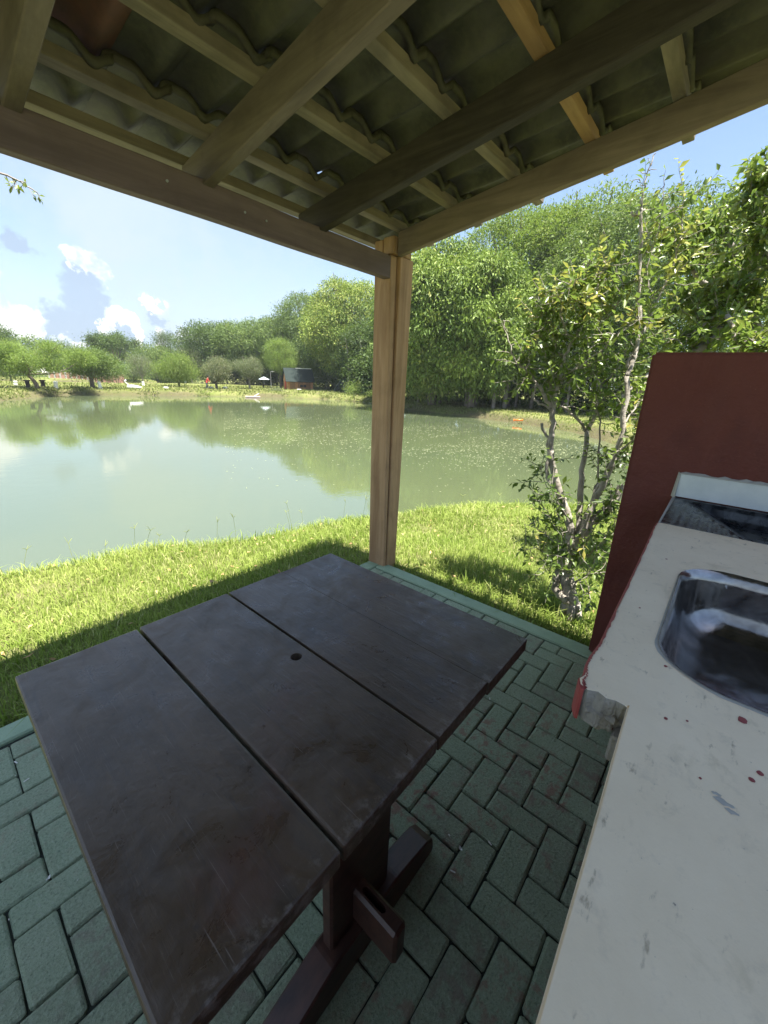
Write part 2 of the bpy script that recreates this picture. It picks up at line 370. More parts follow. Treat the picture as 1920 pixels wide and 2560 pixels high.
def hexa(bm, P, bevel=0.0, seg=1):
    """8 points: bottom ring 0-3 then top ring 4-7"""
    vs = [bm.verts.new(p) for p in P]
    fs = [bm.faces.new([vs[i] for i in f]) for f in ((3, 2, 1, 0), (4, 5, 6, 7), (0, 1, 5, 4), (1, 2, 6, 5), (2, 3, 7, 6), (3, 0, 4, 7))]
    if bevel > 0:
        es = {e for f in fs for e in f.edges}
        bmesh.ops.bevel(bm, geom=list(es), offset=bevel, segments=seg, affect='EDGES', profile=.5)
def box_pts(x0, x1, y0, y1, z0, z1): return [(x0, y0, z0), (x1, y0, z0), (x1, y1, z0), (x0, y1, z0), (x0, y0, z1), (x1, y0, z1), (x1, y1, z1), (x0, y1, z1)]
def boxo(name, x0, x1, y0, y1, z0, z1, mat, parent=None, bevel=.004, rough=0.0, **k):
    bm = bmesh.new(); hexa(bm, box_pts(x0, x1, y0, y1, z0, z1), bevel)
    return bm_obj(name, bm, mat, parent, **k)
def child_at(o, parent):
    """keep a world-space mesh in place under a parent that only has location / z rotation"""
    o.parent = parent; o.matrix_parent_inverse = Matrix.Translation(parent.location).inverted(); return o
def tube(P, Rr, sides=7, cap=True, jitter=0.0):
    P = [Vector(p) for p in P]; n = len(P); V = []; F = []
    up = Vector((0, 0, 1)); prev = None
    for i, p in enumerate(P):
        t = (P[min(i + 1, n - 1)] - P[max(i - 1, 0)]).normalized()
        if prev is None:
            a = t.cross(up); a = a if a.length > .1 else t.cross(Vector((1, 0, 0)))
        else: a = prev - t * prev.dot(t)
        a.normalize(); prev = a; b = t.cross(a)
        for k in range(sides):
            an = 2 * PI * k / sides; rr = Rr[i] * (1 + (random.uniform(-jitter, jitter) if jitter else 0))
            V.append(p + (a * math.cos(an) + b * math.sin(an)) * rr)
    for i in range(n - 1):
        for k in range(sides):
            k2 = (k + 1) % sides; F.append((i * sides + k, i * sides + k2, (i + 1) * sides + k2, (i + 1) * sides + k))
    if cap: F.append(tuple(range(sides - 1, -1, -1))); F.append(tuple((n - 1) * sides + k for k in range(sides)))
    return V, F
class Acc:
    def __init__(s): s.V = []; s.F = []
    def add(s, VF):
        V, F = VF; o = len(s.V); s.V += list(V); s.F += [tuple(i + o for i in f) for f in F]; return s
    def box(s, x0, x1, y0, y1, z0, z1):
        return s.add((box_pts(x0, x1, y0, y1, z0, z1), [(3, 2, 1, 0), (4, 5, 6, 7), (0, 1, 5, 4), (1, 2, 6, 5), (2, 3, 7, 6), (3, 0, 4, 7)]))
    def obj(s, name, mat, parent=None, smooth=False, **k): return mobj(name, s.V, s.F, mat, parent, smooth, **k)
def smooth_path(P, sub=4, wob=0.0):
    P = [Vector(p) for p in P]; Q = []
    for i in range(len(P) - 1):
        p0 = P[max(i - 1, 0)]; p1 = P[i]; p2 = P[i + 1]; p3 = P[min(i + 2, len(P) - 1)]
        for j in range(sub):
            t = j / sub
            v = .5 * ((2 * p1) + (-p0 + p2) * t + (2 * p0 - 5 * p1 + 4 * p2 - p3) * t * t + (-p0 + 3 * p1 - 3 * p2 + p3) * t ** 3)
            if wob and j: v = v + Vector([random.gauss(0, wob) for _ in range(3)])
            Q.append(v)
    Q.append(P[-1]); return Q
def leaves(C, D, L, Wd, fold=.18, up=None, curl=.15):
    """leaf quads folded along the midrib: base C, direction D, length L, width Wd -> V (n*6), F"""
    n = len(C); D = D / (np.linalg.norm(D, axis=1, keepdims=True) + 1e-9)
    U = rng.normal(size=(n, 3)) * .55 + np.array([0, 0, 1.0]) if up is None else up
    S_ = np.cross(D, U); S_ /= (np.linalg.norm(S_, axis=1, keepdims=True) + 1e-9); N = np.cross(S_, D)
    L = np.asarray(L).reshape(-1, 1) * np.ones((n, 1)); Wd = np.asarray(Wd).reshape(-1, 1) * np.ones((n, 1))
    mid = C + D * L * .45 + N * (-L * curl * .2)
    V = np.stack([C, mid + S_ * Wd * .5 + N * Wd * fold, C + D * L - N * L * curl, mid - S_ * Wd * .5 + N * Wd * fold], axis=1)
    F = np.arange(n * 4).reshape(n, 4)
    # split along the midrib
    F3 = np.concatenate([F[:, [0, 1, 2]], F[:, [0, 2, 3]]])
    return V.reshape(-1, 3), F3
def crown_arrays(lobes, ncl, per, leaf, wid, droop=.5, spread=.4, clump=.35, inner=.25, flat_bottom=-.55, warm=0.1):
    """lobes: (cx,cy,cz,rx,ry,rz)"""
    lobes = np.array(lobes, dtype=float)
    area = (lobes[:, 3] * lobes[:, 4] + lobes[:, 3] * lobes[:, 5] + lobes[:, 4] * lobes[:, 5]); pr = area / area.sum()
    idx = rng.choice(len(lobes), size=ncl * 2, p=pr)
    d = rng.normal(size=(ncl * 2, 3)) + np.array([0, 0, .35]); d /= np.linalg.norm(d, axis=1, keepdims=True)
    keep = d[:, 2] > flat_bottom + rng.normal(size=len(d)) * .12; idx = idx[keep][:ncl]; d = d[keep][:ncl]
    rad = np.where(rng.random(len(d)) < inner, rng.uniform(.35, .85, len(d)), rng.uniform(.86, 1.05, len(d)))
    P = lobes[idx, :3] + d * lobes[idx, 3:] * rad[:, None]
    # drop shell points buried deep in other lobes
    q_ = np.min(np.linalg.norm((P[:, None, :] - lobes[None, :, :3]) / lobes[None, :, 3:], axis=2), axis=1)
    k = (q_ > .62) | (rng.random(len(P)) < .2); P = P[k]; d = d[k]
    n = len(P)
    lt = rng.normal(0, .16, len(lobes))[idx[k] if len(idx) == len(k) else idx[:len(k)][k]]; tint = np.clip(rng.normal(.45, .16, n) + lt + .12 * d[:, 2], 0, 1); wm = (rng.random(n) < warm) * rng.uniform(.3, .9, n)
    C = np.repeat(P, per, axis=0) + rng.normal(size=(n * per, 3)) * spread * np.array([1, 1, .75])
    D = np.repeat(d, per, axis=0) * .8 + rng.normal(size=(n * per, 3)) * .6 + np.array([0, 0, -droop])
    V, F = leaves(C, D, leaf * rng.uniform(.7, 1.25, n * per), wid * rng.uniform(.75, 1.2, n * per))
    t = np.clip(np.repeat(np.repeat(tint, per) + rng.normal(0, .12, n * per), 4), 0, 1); w = np.repeat(np.repeat(wm, per), 4)
    return V, F, t, w
def blob_lobes(n, rx, rz, h, lob=.45, seed=0, top=.9):
    r_ = np.random.default_rng(seed); L = []; m = max(rx, rz)
    for i in range(n):
        a = i * 2.399963 + r_.uniform(-.4, .4); u = 1 - 2 * (i + .5) / n; s = r_.uniform(.65, 1.35) * lob
        rr = math.sqrt(max(0, 1 - u * u)) * (1 - s * .8) * r_.uniform(.82, 1.12)
        e = min(rx, rz * 1.2) * s
        L.append((math.cos(a) * rx * rr, math.sin(a) * rx * rr, h + u * rz * (1 - s * .7) * r_.uniform(.85, 1.08), e * 1.15, e * 1.15, e * .95))
    return L

def limbs(base_r, height, lobes, fork=.45, n=8, lean=(0, 0)):
    A = Acc(); random.seed(int(height * 100) + n)
    top = Vector((lean[0], lean[1], height * fork))
    tr = smooth_path([(0, 0, -.3), (lean[0] * .25 + random.uniform(-.1, .1), lean[1] * .25, height * fork * .35), (lean[0] * .6, lean[1] * .6 + random.uniform(-.1, .1), height * fork * .7), top], 3)
    A.add(tube(tr, [base_r * (1.25 - .55 * i / (len(tr) - 1)) for i in range(len(tr))], 8))
    for i, L in enumerate(lobes[:n]):
        e = Vector(L[:3]); m = top.lerp(e, .5) + Vector((0, 0, -(e - top).length * .10)) + Vector([random.uniform(-.25, .25) for _ in range(3)])
        k = random.uniform(.72, 1.0); s = top * k if lean == (0, 0) else tr[-2]
        p = smooth_path([s, m, e, e + (e - m) * .45], 3)
        A.add(tube(p, [base_r * .45 * (1 - .85 * j / (len(p) - 1)) for j in range(len(p))], 5, False))
    return A

# ------------------------------------------------------------------ terrain
crest = [(-14, 9), (-9, 7.4), (-5, 6.0), (-2.2, 5.2), (.22, 4.66), (.62, 4.49), (1.09, 4.40), (1.6, 4.18), (2.13, 3.89), (2.6, 3.79), (3.16, 3.62), (3.67, 3.34), (4.25, 3.2), (4.83, 2.96), (5.47, 2.64), (6.02, 2.22), (6.9, 1.3), (8.6, .2), (11, -.9), (15, -1.6)]
near = []
for i, p in enumerate(crest):
    a = Vector(crest[max(i - 1, 0)]); b = Vector(crest[min(i + 1, len(crest) - 1)]); t = (b - a).normalized(); nrm = Vector((-t.y, t.x))
    near.append((p[0] + nrm.x * .8, p[1] + nrm.y * .8))
right = [(18.5, .2), (19.5, 2.2), (21.8, 3.9), (25.6, 6.8), (26.7, 8.9), (28.2, 12.8), (29.5, 17.5), (30.7, 23.3), (35.6, 34.2), (33.8, 39.4), (30.6, 43.3), (26.5, 45.5), (21.7, 47.6), (16.6, 48.7), (10.3, 49.8), (8.25, 47.2), (6.3, 43.8), (4.6, 41.6), (1.5, 36), (-3, 31), (-9, 26), (-16, 20)]
pond1 = near + right
pond2 = [(4, 74), (11, 73.3), (20, 75), (29.6, 78.5), (42, 84), (60, 92), (64, 107), (52, 108), (40, 103), (20, 92), (13, 87), (2, 86)]
def sdist(X, Y, poly):
    """signed distance, positive outside"""
    P = np.array(poly, dtype=float); Q = np.roll(P, -1, axis=0)
    d = np.full(X.shape, 1e9); ins = np.zeros(X.shape, dtype=bool)
    for a, b in zip(P, Q):
        ex, ey = b - a; wx = X - a[0]; wy = Y - a[1]
        t = np.clip((wx * ex + wy * ey) / (ex * ex + ey * ey), 0, 1)
        d = np.minimum(d, np.hypot(wx - ex * t, wy - ey * t))
        c = ((a[1] > Y) != (b[1] > Y)) & (X < (b[0] - a[0]) * (Y - a[1]) / (b[1] - a[1] + 1e-12) + a[0]); ins ^= c
    return np.where(ins, -d, d)
def hnoise(X, Y, s, seed):
    r_ = np.random.default_rng(seed); z = np.zeros(X.shape)
    for k in range(6):
        a = r_.uniform(0, 2 * PI); f = s * r_.uniform(.6, 1.7); z += np.sin((X * math.cos(a) + Y * math.sin(a)) * f + r_.uniform(0, 6)) / 6
    return z
WZ = -1.0
def ground(X, Y):
    X = np.asarray(X, float); Y = np.asarray(Y, float)
    wob = hnoise(X, Y, 2.2, 3) * .22 * np.clip((np.hypot(X, Y) - 14) / 15, 0, 1) + hnoise(X, Y, 7, 5) * .05
    d = np.minimum(sdist(X, Y, pond1) + wob, sdist(X, Y, pond2) + wob); r = np.hypot(X, Y)
    nearf = np.clip(1 - (r - 9) / 10, 0, 1)
    zf = np.where(d < 0, -1.05 + d * .5, -1.05 + .62 * np.clip(d / 1.1, 0, 1) ** .7 + .10 * np.clip((d - 1.1) / 6, 0, 1))
    # near bank: steep face, crest, then a gentle lawn up to the patio
    dp = np.maximum(np.maximum(X - 2.48, Y - 2.17), 0.0)
    t = np.clip(dp / 1.7, 0, 1); lawn = -.045 - .215 * t * t * (3 - 2 * t)
    zn = np.where(d < 0, -1.05 + d * .9, np.minimum(lawn, -1.05 + .80 * np.clip(d / .75, 0, 1) ** .8 + .6 * np.maximum(d - .75, 0)))
    z = zf * (1 - nearf) + zn * nearf
    z = np.maximum(z, -1.9) + hnoise(X, Y, .5, 9) * .07 * np.clip((r - 12) / 30, 0, 1) * (d > 1)
    z += hnoise(X, Y, 5, 11) * .012 * (r > 2.8)
    z += np.clip((r - 70) / 200, 0, 1) * .3
    inp = (X < 2.47) & (Y < 2.165); z = np.where(inp, -.14, z)
    return z, d
def gz(x, y): return float(ground(np.array([x]), np.array([y]))[0][0])
an = np.radians(np.concatenate([np.arange(-18, 102, .36), np.arange(102, 342, 5.0)]))
rr = [0.3]
while rr[-1] < 900:
    r0 = rr[-1]; rr.append(r0 + (max(.05, min(.028 * r0, .55)) if r0 < 110 else r0 * .12))
rr = np.array(rr); A_, Rr_ = np.meshgrid(an, rr, indexing='ij'); X = Rr_ * np.cos(A_); Y = Rr_ * np.sin(A_)
Z, Dd = ground(X, Y); na, nr = X.shape
I = np.arange(na * nr).reshape(na, nr); I2 = np.roll(I, -1, axis=0)
F = np.stack([I[:, :-1], I[:, 1:], I2[:, 1:], I2[:, :-1]], axis=-1).reshape(-1, 4)
cen = len(X.ravel()); V = np.stack([X, Y, Z], axis=-1).reshape(-1, 3)
soil = np.clip(1.6 - np.abs(Dd - .3) / .5, 0, 1) * np.clip((Rr_ - 14) / 8, 0, 1) * np.clip(hnoise(X, Y, .7, 21) * 2.2 + .55, 0, 1)
soil += (Dd < .05) * 1.0
ground_o = mobj('ground', V, F, m_ground, smooth=True, attrs={'soil': np.clip(soil, 0, 1).ravel()}, kind='structure')
WV = [(-400, -300, WZ), (500, -300, WZ), (500, 500, WZ), (-400, 500, WZ)]
# water as a sheet that stops at the pond banks' outer line
wpts = lambda poly: [(p[0], p[1]) for p in poly]
def water(name, poly, grow):
    P = [Vector(p) for p in poly]; n = len(P); c = sum(P, Vector((0, 0))) / n; out_ = []
    ar = sum(P[i].x * P[(i + 1) % n].y - P[(i + 1) % n].x * P[i].y for i in range(n)); sg = 1 if ar > 0 else -1
    for i in range(n):
        t = (P[(i + 1) % n] - P[i - 1]).normalized(); out_.append((P[i].x + sg * t.y * grow, P[i].y - sg * t.x * grow, WZ))
    bm = bmesh.new(); f = bm.faces.new([bm.verts.new(v) for v in out_]); bmesh.ops.triangulate(bm, faces=[f])
    bm.normal_update()
    for f in bm.faces:
        if f.normal.z < 0: f.normal_flip()
    return bm_obj(name, bm, m_water, kind='structure')
water('pond_water', pond1, .5); water('back_pond_water', pond2, .5)

# ------------------------------------------------------------------ patio
patio = boxo('patio_floor', -3.0, 2.36, -3.0, 2.055, -.16, -.012, m_joint, bevel=0, kind='structure')
def paver_mesh(seed):
    r_ = random.Random(seed); bm = bmesh.new()
    hexa(bm, [(x + r_.uniform(-.002, .002), y + r_.uniform(-.002, .002), z) for x, y, z in box_pts(-.0499, .0499, -.1020, .1020, -.07, 0)], .0)
    es = [e for e in bm.edges if (e.verts[0].co.z > -.01 and e.verts[1].co.z > -.01)]
    es += [e for e in bm.edges if abs(e.verts[0].co.z - e.verts[1].co.z) > .03]
    bmesh.ops.bevel(bm, geom=es, offset=.0095, segments=3, affect='EDGES', profile=.5)
    for v in bm.verts:
        if v.co.z > -.012: v.co.x += r_.gauss(0, .0009); v.co.y += r_.gauss(0, .0009); v.co.z += r_.gauss(0, .0006)
    me = bpy.data.meshes.new('paver'); bm.to_mesh(me); bm.free(); me.materials.append(m_paver)
    return me
pm_ = [paver_mesh(s) for s in range(6)]
U_ = .1042; npv = 0
def in_view(p, m=60):
    v = R3.transposed() @ (Vector(p) - EYE)
    if v.z >= -.01: return False
    x = 960 - 990 * v.x / v.z; y = 1280 + 990 * v.y / v.z
    return -m < x < 1920 + m and -m < y < 2560 + m
cells = []
for i in range(-24, 14):
    for j in range(-8, 18):
        k = (i + j) % 4
        if k not in (0, 2): continue
        x0 = 1.0145 + i * U_; y0 = .2655 + j * U_
        cx = x0 + (U_ if k == 2 else U_ / 2); cy = y0 + (U_ / 2 if k == 2 else U_)
        hx = U_ if k == 2 else U_ / 2; hy = U_ / 2 if k == 2 else U_
        if cx - hx * .5 > 2.35 or cy - hy * .5 > 2.045 or cy < -.16 or not in_view((cx, cy, 0), 190): continue
        cells.append((cx, cy, k, hx, hy))
for cx, cy, k, hx, hy in cells:
    o = bpy.data.objects.new('paver', random.choice(pm_))
    sx = sy = 1.0
    x1 = min(cx + hx, 2.352); y1 = min(cy + hy, 2.048); x0 = cx - hx; y0 = cy - hy
    cx = (x0 + x1) / 2; cy = (y0 + y1) / 2; fx = (x1 - x0) / (2 * hx); fy = (y1 - y0) / (2 * hy)
    o.location = (cx, cy, random.gauss(0, .0012)); flip = random.choice((0, PI))
    o.rotation_euler = (random.gauss(0, .008), random.gauss(0, .008), (PI / 2 if k == 2 else 0) + flip + random.gauss(0, .008))
    o.scale = (fy if k == 2 else fx, fx if k == 2 else fy, 1)
    link(o, patio); npv += 1
print('pavers', npv)
kerb_l = boxo('kerb', -3.0, 2.482, 2.058, 2.17, -.2, .006, m_kerb, bevel=.008, kind='structure')
kerb_r = boxo('kerb', 2.364, 2.482, -1.6, 2.056, -.2, .004, m_kerb, bevel=.008, kind='structure')

# ------------------------------------------------------------------ shelter
shelter = empty('picnic_shelter', (0, 0, 0), 'open wooden shelter with old clay tile roof over the patio, pale pine corner post', 'shelter')
RS = .15
def rb(y): return 2.35 + RS * (2.03 - y)        # underside of the rafters
def slab_y(name, x0, x1, y0, y1, off0, off1, mat, **k):
    bm = bmesh.new(); P = []
    for o_ in (off0, off1):
        P += [(x0, y0, rb(y0) + o_), (x1, y0, rb(y0) + o_), (x1, y1, rb(y1) + o_), (x0, y1, rb(y1) + o_)]
    hexa(bm, P, .004)
    # waviness of sawn timber
    bmesh.ops.subdivide_edges(bm, edges=[e for e in bm.edges if abs(e.verts[0].co.y - e.verts[1].co.y) > 1], cuts=14)
    for v in bm.verts: w = math.sin(v.co.y * 3.1 + x0 * 9) * .0035 + math.sin(v.co.y * 9.7 + x0 * 5) * .0015; v.co.x += w; v.co.z += w * 1.1
    return bm_obj(name, bm, mat, shelter, **k)
for x0, mt, lab in ((-.60, m_rafter, 0), (-.24, m_rafter, 0), (.415, m_rafter, 0), (1.08, m_rafter, 0), (1.755, m_rafter_dark, 1)):
    o = slab_y('rafter', x0, x0 + .052, -1.2, 2.215, 0, .14, mt)
    if lab: o['label'] = 'darker weathered rafter nearest the corner post'
slab_y('rafter', 2.41, 2.452, -1.2, 1.988, -.0, .142, m_beam_y)
bm = bmesh.new(); hexa(bm, box_pts(-.75, 2.40, 2.03, 2.088, 2.228, 2.368), .004)
bmesh.ops.subdivide_edges(bm, edges=[e for e in bm.edges if abs(e.verts[0].co.x - e.verts[1].co.x) > 1], cuts=20)
for v in bm.verts: v.co.z += math.sin(v.co.x * 2.3) * .003 + math.sin(v.co.x * 7) * .0012; v.co.y += math.sin(v.co.x * 3) * .002
bm_obj('beam', bm, m_beam, shelter)
for y_, x0_, x1_, mt in ((2.24, -.70, 2.80, m_batten), (1.975, -.70, 2.79, m_batten), (1.592, -.70, 2.79, m_batten), (1.207, -.70, 2.83, m_batten), (.822, -.70, 2.80, m_batten_new), (.478, -.70, 2.82, m_batten), (.09, -.70, 2.74, m_batten), (-.30, -.70, 2.72, m_batten), (-.68, -.70, 2.74, m_batten), (-1.06, -.70, 2.7, m_batten)):
    bm = bmesh.new(); w = .024
    P = []
    for o_ in (.1435, .188): P += [(x0_, y_ - w, rb(y_ - w) + o_), (x1_, y_ - w, rb(y_ - w) + o_), (x1_, y_ + w, rb(y_ + w) + o_), (x0_, y_ + w, rb(y_ + w) + o_)]
    hexa(bm, P, .002); bm_obj('batten', bm, mt, shelter)
# tile: wavy strip with thickness and a thick upper lip with two nibs
def tile_mesh(mat):
    nx = 16; W_ = .232; L_ = .445; T = .011
    prof = [.021 * math.sin(2 * PI * (i / nx) * (W_ / .2) - .6) + .007 * math.sin(4 * PI * (i / nx) * (W_ / .2) + .5) for i in range(nx + 1)]
    xs = [-.5 * W_ + W_ * i / nx for i in range(nx + 1)]; ys = [0, .022, .03, L_ * .5, L_]; lip = [.016, .016, 0, 0, 0]
    V = []; F = []
    for j, yy in enumerate(ys):
        for i in range(nx + 1): V.append((xs[i], yy, prof[i] + .04 - lip[j]))
    for j, yy in enumerate(ys):
        for i in range(nx + 1): V.append((xs[i], yy, prof[i] + .04 + T))
    n1_ = nx + 1; N_ = n1_ * len(ys)
    for j in range(len(ys) - 1):
        for i in range(nx):
            a = j * n1_ + i; F.append((a, a + n1_, a + n1_ + 1, a + 1)); b = a + N_; F.append((b, b + 1, b + n1_ + 1, b + n1_))
    for i in range(nx):
        F.append((i, i + 1, i + 1 + N_, i + N_)); a = (len(ys) - 1) * n1_ + i; F.append((a + 1, a, a + N_, a + N_ + 1))
    for j in range(len(ys) - 1):
        a = j * n1_; F.append((a + n1_, a, a + N_, a + n1_ + N_)); a = j * n1_ + nx; F.append((a, a + n1_, a + n1_ + N_, a + N_))
    A = Acc(); A.add((V, F))
    return mesh_np('roof_tile', A.V, A.F, mat, smooth=False)
tmesh = tile_mesh(m_tile); tmesh_r = tile_mesh(m_tile_red)
for me_ in (tmesh, tmesh_r):
    me_.polygons.foreach_set('use_smooth', np.array([True] * len(me_.polygons)))
    me_.update()
rows = [1.975, 1.592, 1.207, .822, .478, .09, -.30, -.68, -1.06]
ang = math.atan(RS)
for ri, yb in enumerate(rows):
    for ci in range(17):
        xc = 2.615 - .2 * ci
        red = (abs(xc - .615) < .05 and ri == 1)
        o = bpy.data.objects.new('roof_tile', tmesh_r if red else tmesh)
        ytop = yb - .045
        o.location = (xc + random.gauss(0, .004), ytop + random.gauss(0, .006), rb(ytop) + .176 + random.gauss(0, .0015))
        o.rotation_euler = (-ang + .062, .045 + random.gauss(0, .006), random.gauss(0, .006))
        link(o, shelter)
        if red: o['label'] = 'reddish tile among the mossy ones'
# post of two pieces and a cleat
def prism(name, base, top, z0, z1, mat, bev=.006, ch=None, **k):
    bm = bmesh.new(); hexa(bm, [(x, y, z0) for x, y in base] + [(x, y, z1) for x, y in top], bev)
    return bm_obj(name, bm, mat, shelter, **k)
prism('post', [(2.42, 2.0), (2.445, 2.0), (2.46, 2.17), (2.405, 2.17)], [(2.392, 2.03), (2.462, 2.03), (2.462, 2.18), (2.392, 2.18)], -.05, 2.372, m_post, .006)
prism('post_plank', [(2.448, 1.997), (2.575, 1.997), (2.575, 2.13), (2.463, 2.13)], [(2.466, 2.0), (2.615, 2.0), (2.615, 2.14), (2.466, 2.14)], -.05, 2.372, m_post, .005)
prism('post_top', [(2.392, 2.1), (2.464, 2.1), (2.464, 2.18), (2.392, 2.18)], [(2.392, 2.1), (2.464, 2.1), (2.464, 2.18), (2.392, 2.18)], 2.375, 2.47, m_post, .004)
prism('post_top', [(2.388, 2.0), (2.588, 2.0), (2.588, 2.095), (2.388, 2.095)], [(2.388, 2.0), (2.588, 2.0), (2.588, 2.095), (2.388, 2.095)], 2.375, 2.478, m_post, .004)
A = Acc()
for xx, zz in ((1.28, 2.30), (1.40, 2.297), (.92, 2.31)):
    A.add(tube([(xx, 2.034, zz), (xx, 2.024, zz)], [.006, .005], 8))
A.obj('bolt_heads', m_metal, shelter, kind='stuff')

# ------------------------------------------------------------------ table
table = empty('wooden_table', (.59, .81, 0), 'dark brown varnished plank table with a round hole, standing on the green pavers', 'table')
ZT = .77
def plank(name, x0, x1, y0, y1, z0, z1, hole=None, bv=.006):
    bm = bmesh.new(); hexa(bm, box_pts(x0, x1, y0, y1, z0, z1), bv, 2)
    o = bm_obj(name, bm, m_table)
    if hole:
        V_, F_ = tube([(hole[0], hole[1], z0 - .02), (hole[0], hole[1], z1 + .02)], [hole[2]] * 2, 28)
        c_ = mobj('cutter', V_, F_, m_table); md = o.modifiers.new('b', 'BOOLEAN'); md.object = c_; md.operation = 'DIFFERENCE'; md.solver = 'EXACT'
        dg = bpy.context.evaluated_depsgraph_get(); me2 = bpy.data.meshes.new_from_object(o.evaluated_get(dg)); o.modifiers.clear(); o.data = me2
        bpy.data.objects.remove(c_)
    return child_at(o, table)
plank('table_plank', .031, .3255, .338, 1.281, .727, ZT)
plank('table_plank', .3325, .6325, .339, 1.283, .727, ZT + .001, (.586, .804, .0165))
plank('table_plank', .6395, .8793, .340, 1.281, .727, ZT - .0002, bv=.0012)
plank('table_plank', .8797, 1.1495, .334, 1.279, .727, ZT, bv=.0012)
def leg(y0, y1):
    o = boxo('leg', .415, .645, y0, y1, .10, .7, m_leg, bevel=.006); child_at(o, table)
    bm = bmesh.new(); pts = [(.20, 0), (.20, .045), (.225, .07), (.40, .125), (.66, .125), (.825, .085), (.858, .06), (.865, .02), (.86, 0)]
    for yy in (y0 - .032, y1 + .012):
        pass
    va = [bm.verts.new((x, y0 - .028, z)) for x, z in pts]; vb = [bm.verts.new((x, y1 + .012, z)) for x, z in pts]
    bm.faces.new(va); bm.faces.new(vb[::-1])
    for i in range(len(pts)): j = (i + 1) % len(pts); bm.faces.new((va[j], va[i], vb[i], vb[j]))
    bmesh.ops.bevel(bm, geom=list(bm.edges), offset=.005, segments=1, affect='EDGES')
    bmesh.ops.recalc_face_normals(bm, faces=bm.faces)
    child_at(bm_obj('foot', bm, m_leg), table)
    child_at(boxo('top_bearer', .12, 1.06, y0 - .01, y1 + .01, .6985, .7265, m_leg, bevel=.004), table)
leg(.467, .505); leg(1.10, 1.138)
# stretcher with an open wedge slot at the near end
st = boxo('stretcher', .493, .538, .322, 1.2, .145, .265, m_leg, bevel=.008)
c_ = boxo('cutter', .507, .524, .375, .452, .20, .30, m_leg, bevel=.006)
md = st.modifiers.new('b', 'BOOLEAN'); md.object = c_; md.operation = 'DIFFERENCE'; md.solver = 'EXACT'
me2 = bpy.data.meshes.new_from_object(st.evaluated_get(bpy.context.evaluated_depsgraph_get())); st.modifiers.clear(); st.data = me2; bpy.data.objects.remove(c_)
child_at(st, table)

# ------------------------------------------------------------------ wall and counter
wall = mobj('red_wall', *(lambda: (lambda P: (P, [(3, 2, 1, 0), (4, 5, 6, 7), (0, 1, 5, 4), (1, 2, 6, 5), (2, 3, 7, 6), (3, 0, 4, 7)]))([(2.43, -2.2, -.1), (2.6, -2.2, -.1), (2.6, .335, -.1), (2.43, .335, -.1), (2.43, -2.2, 1.70), (2.6, -2.2, 1.70), (2.6, .363, 1.728), (2.43, .363, 1.728)]))(), m_red,
            label='dark red painted masonry wall standing behind the white counter', category='wall')
bmw = bmesh.new(); bmw.from_mesh(wall.data); bmesh.ops.bevel(bmw, geom=list(bmw.edges), offset=.012, segments=2, affect='EDGES'); bmw.to_mesh(wall.data); bmw.free()
counter = empty('concrete_counter', (1.2, -.3, 0), 'worn off-white counter with steel sink and broken corner against the red wall', 'counter')
ZC = 1.05
top = [(-1.2, -.72), (-1.2, -.004), (.228, .006), (.45, .012), (.60, .017), (.672, .019), (.674, .036), (.669, .050), (.676, .064), (.668, .079), (.675, .092), (.690, .098), (.705, .093), (.735, .099), (.77, .100), (.83, .096), (1.0, .101), (1.3, .109), (1.6, .119), (1.80, .126), (1.862, .124), (1.868, .110), (1.870, -.05), (1.874, -.72)]
bot = list(top)
for i_, q_ in {5: (.70, .019), 6: (.688, .030), 7: (.672, .042), 8: (.664, .058), 9: (.668, .074), 10: (.676, .088), 11: (.688, .097)}.items(): bot[i_] = q_
bm = bmesh.new()
va = [bm.verts.new((x, y, ZC)) for x, y in top]; vb = [bm.verts.new((x, y, .985)) for x, y in bot]
bm.faces.new(va[::-1]); bm.faces.new(vb)
for i in range(len(top)):
    j = (i + 1) % len(top); f = bm.faces.new((va[i], va[j], vb[j], vb[i]))
    if 5 <= i <= 9: f.material_index = 1
bmesh.ops.recalc_face_normals(bm, faces=bm.faces)
slab = bm_obj('countertop', bm, [m_counter, m_conc])
def rrect(x0, x1, y0, y1, r, n=7):
    P = []
    for cx, cy, a0 in ((x1 - r, y1 - r, 0), (x0 + r, y1 - r, PI / 2), (x0 + r, y0 + r, PI), (x1 - r, y0 + r, 1.5 * PI)):
        for k in range(n + 1): a = a0 + PI / 2 * k / n; P.append((cx + r * math.cos(a), cy + r * math.sin(a)))
    return P
RX = (.818, 1.456, -.52, .004)
P = rrect(*RX, .125)
bm = bmesh.new(); va = [bm.verts.new((x, y, .9)) for x, y in P]; vb = [bm.verts.new((x, y, 1.2)) for x, y in P]
bm.faces.new(va[::-1]); bm.faces.new(vb)
for i in range(len(P)): j = (i + 1) % len(P); bm.faces.new((va[i], va[j], vb[j], vb[i]))
c_ = bm_obj('cutter', bm, m_counter); md = slab.modifiers.new('b', 'BOOLEAN'); md.object = c_; md.operation = 'DIFFERENCE'; md.solver = 'EXACT'
me2 = bpy.data.meshes.new_from_object(slab.evaluated_get(bpy.context.evaluated_depsgraph_get())); slab.modifiers.clear(); slab.data = me2; bpy.data.objects.remove(c_)
bmw = bmesh.new(); bmw.from_mesh(slab.data)
bmesh.ops.bevel(bmw, geom=[e for e in bmw.edges if e.verts[0].co.z > 1.04 and e.verts[1].co.z > 1.04 and len(e.link_faces) == 2 and e.calc_face_angle(0) > .6 and not (.66 < e.verts[0].co.x < .69)], offset=.0025, segments=2, affect='EDGES')
bmw.to_mesh(slab.data); bmw.free()
child_at(slab, counter)
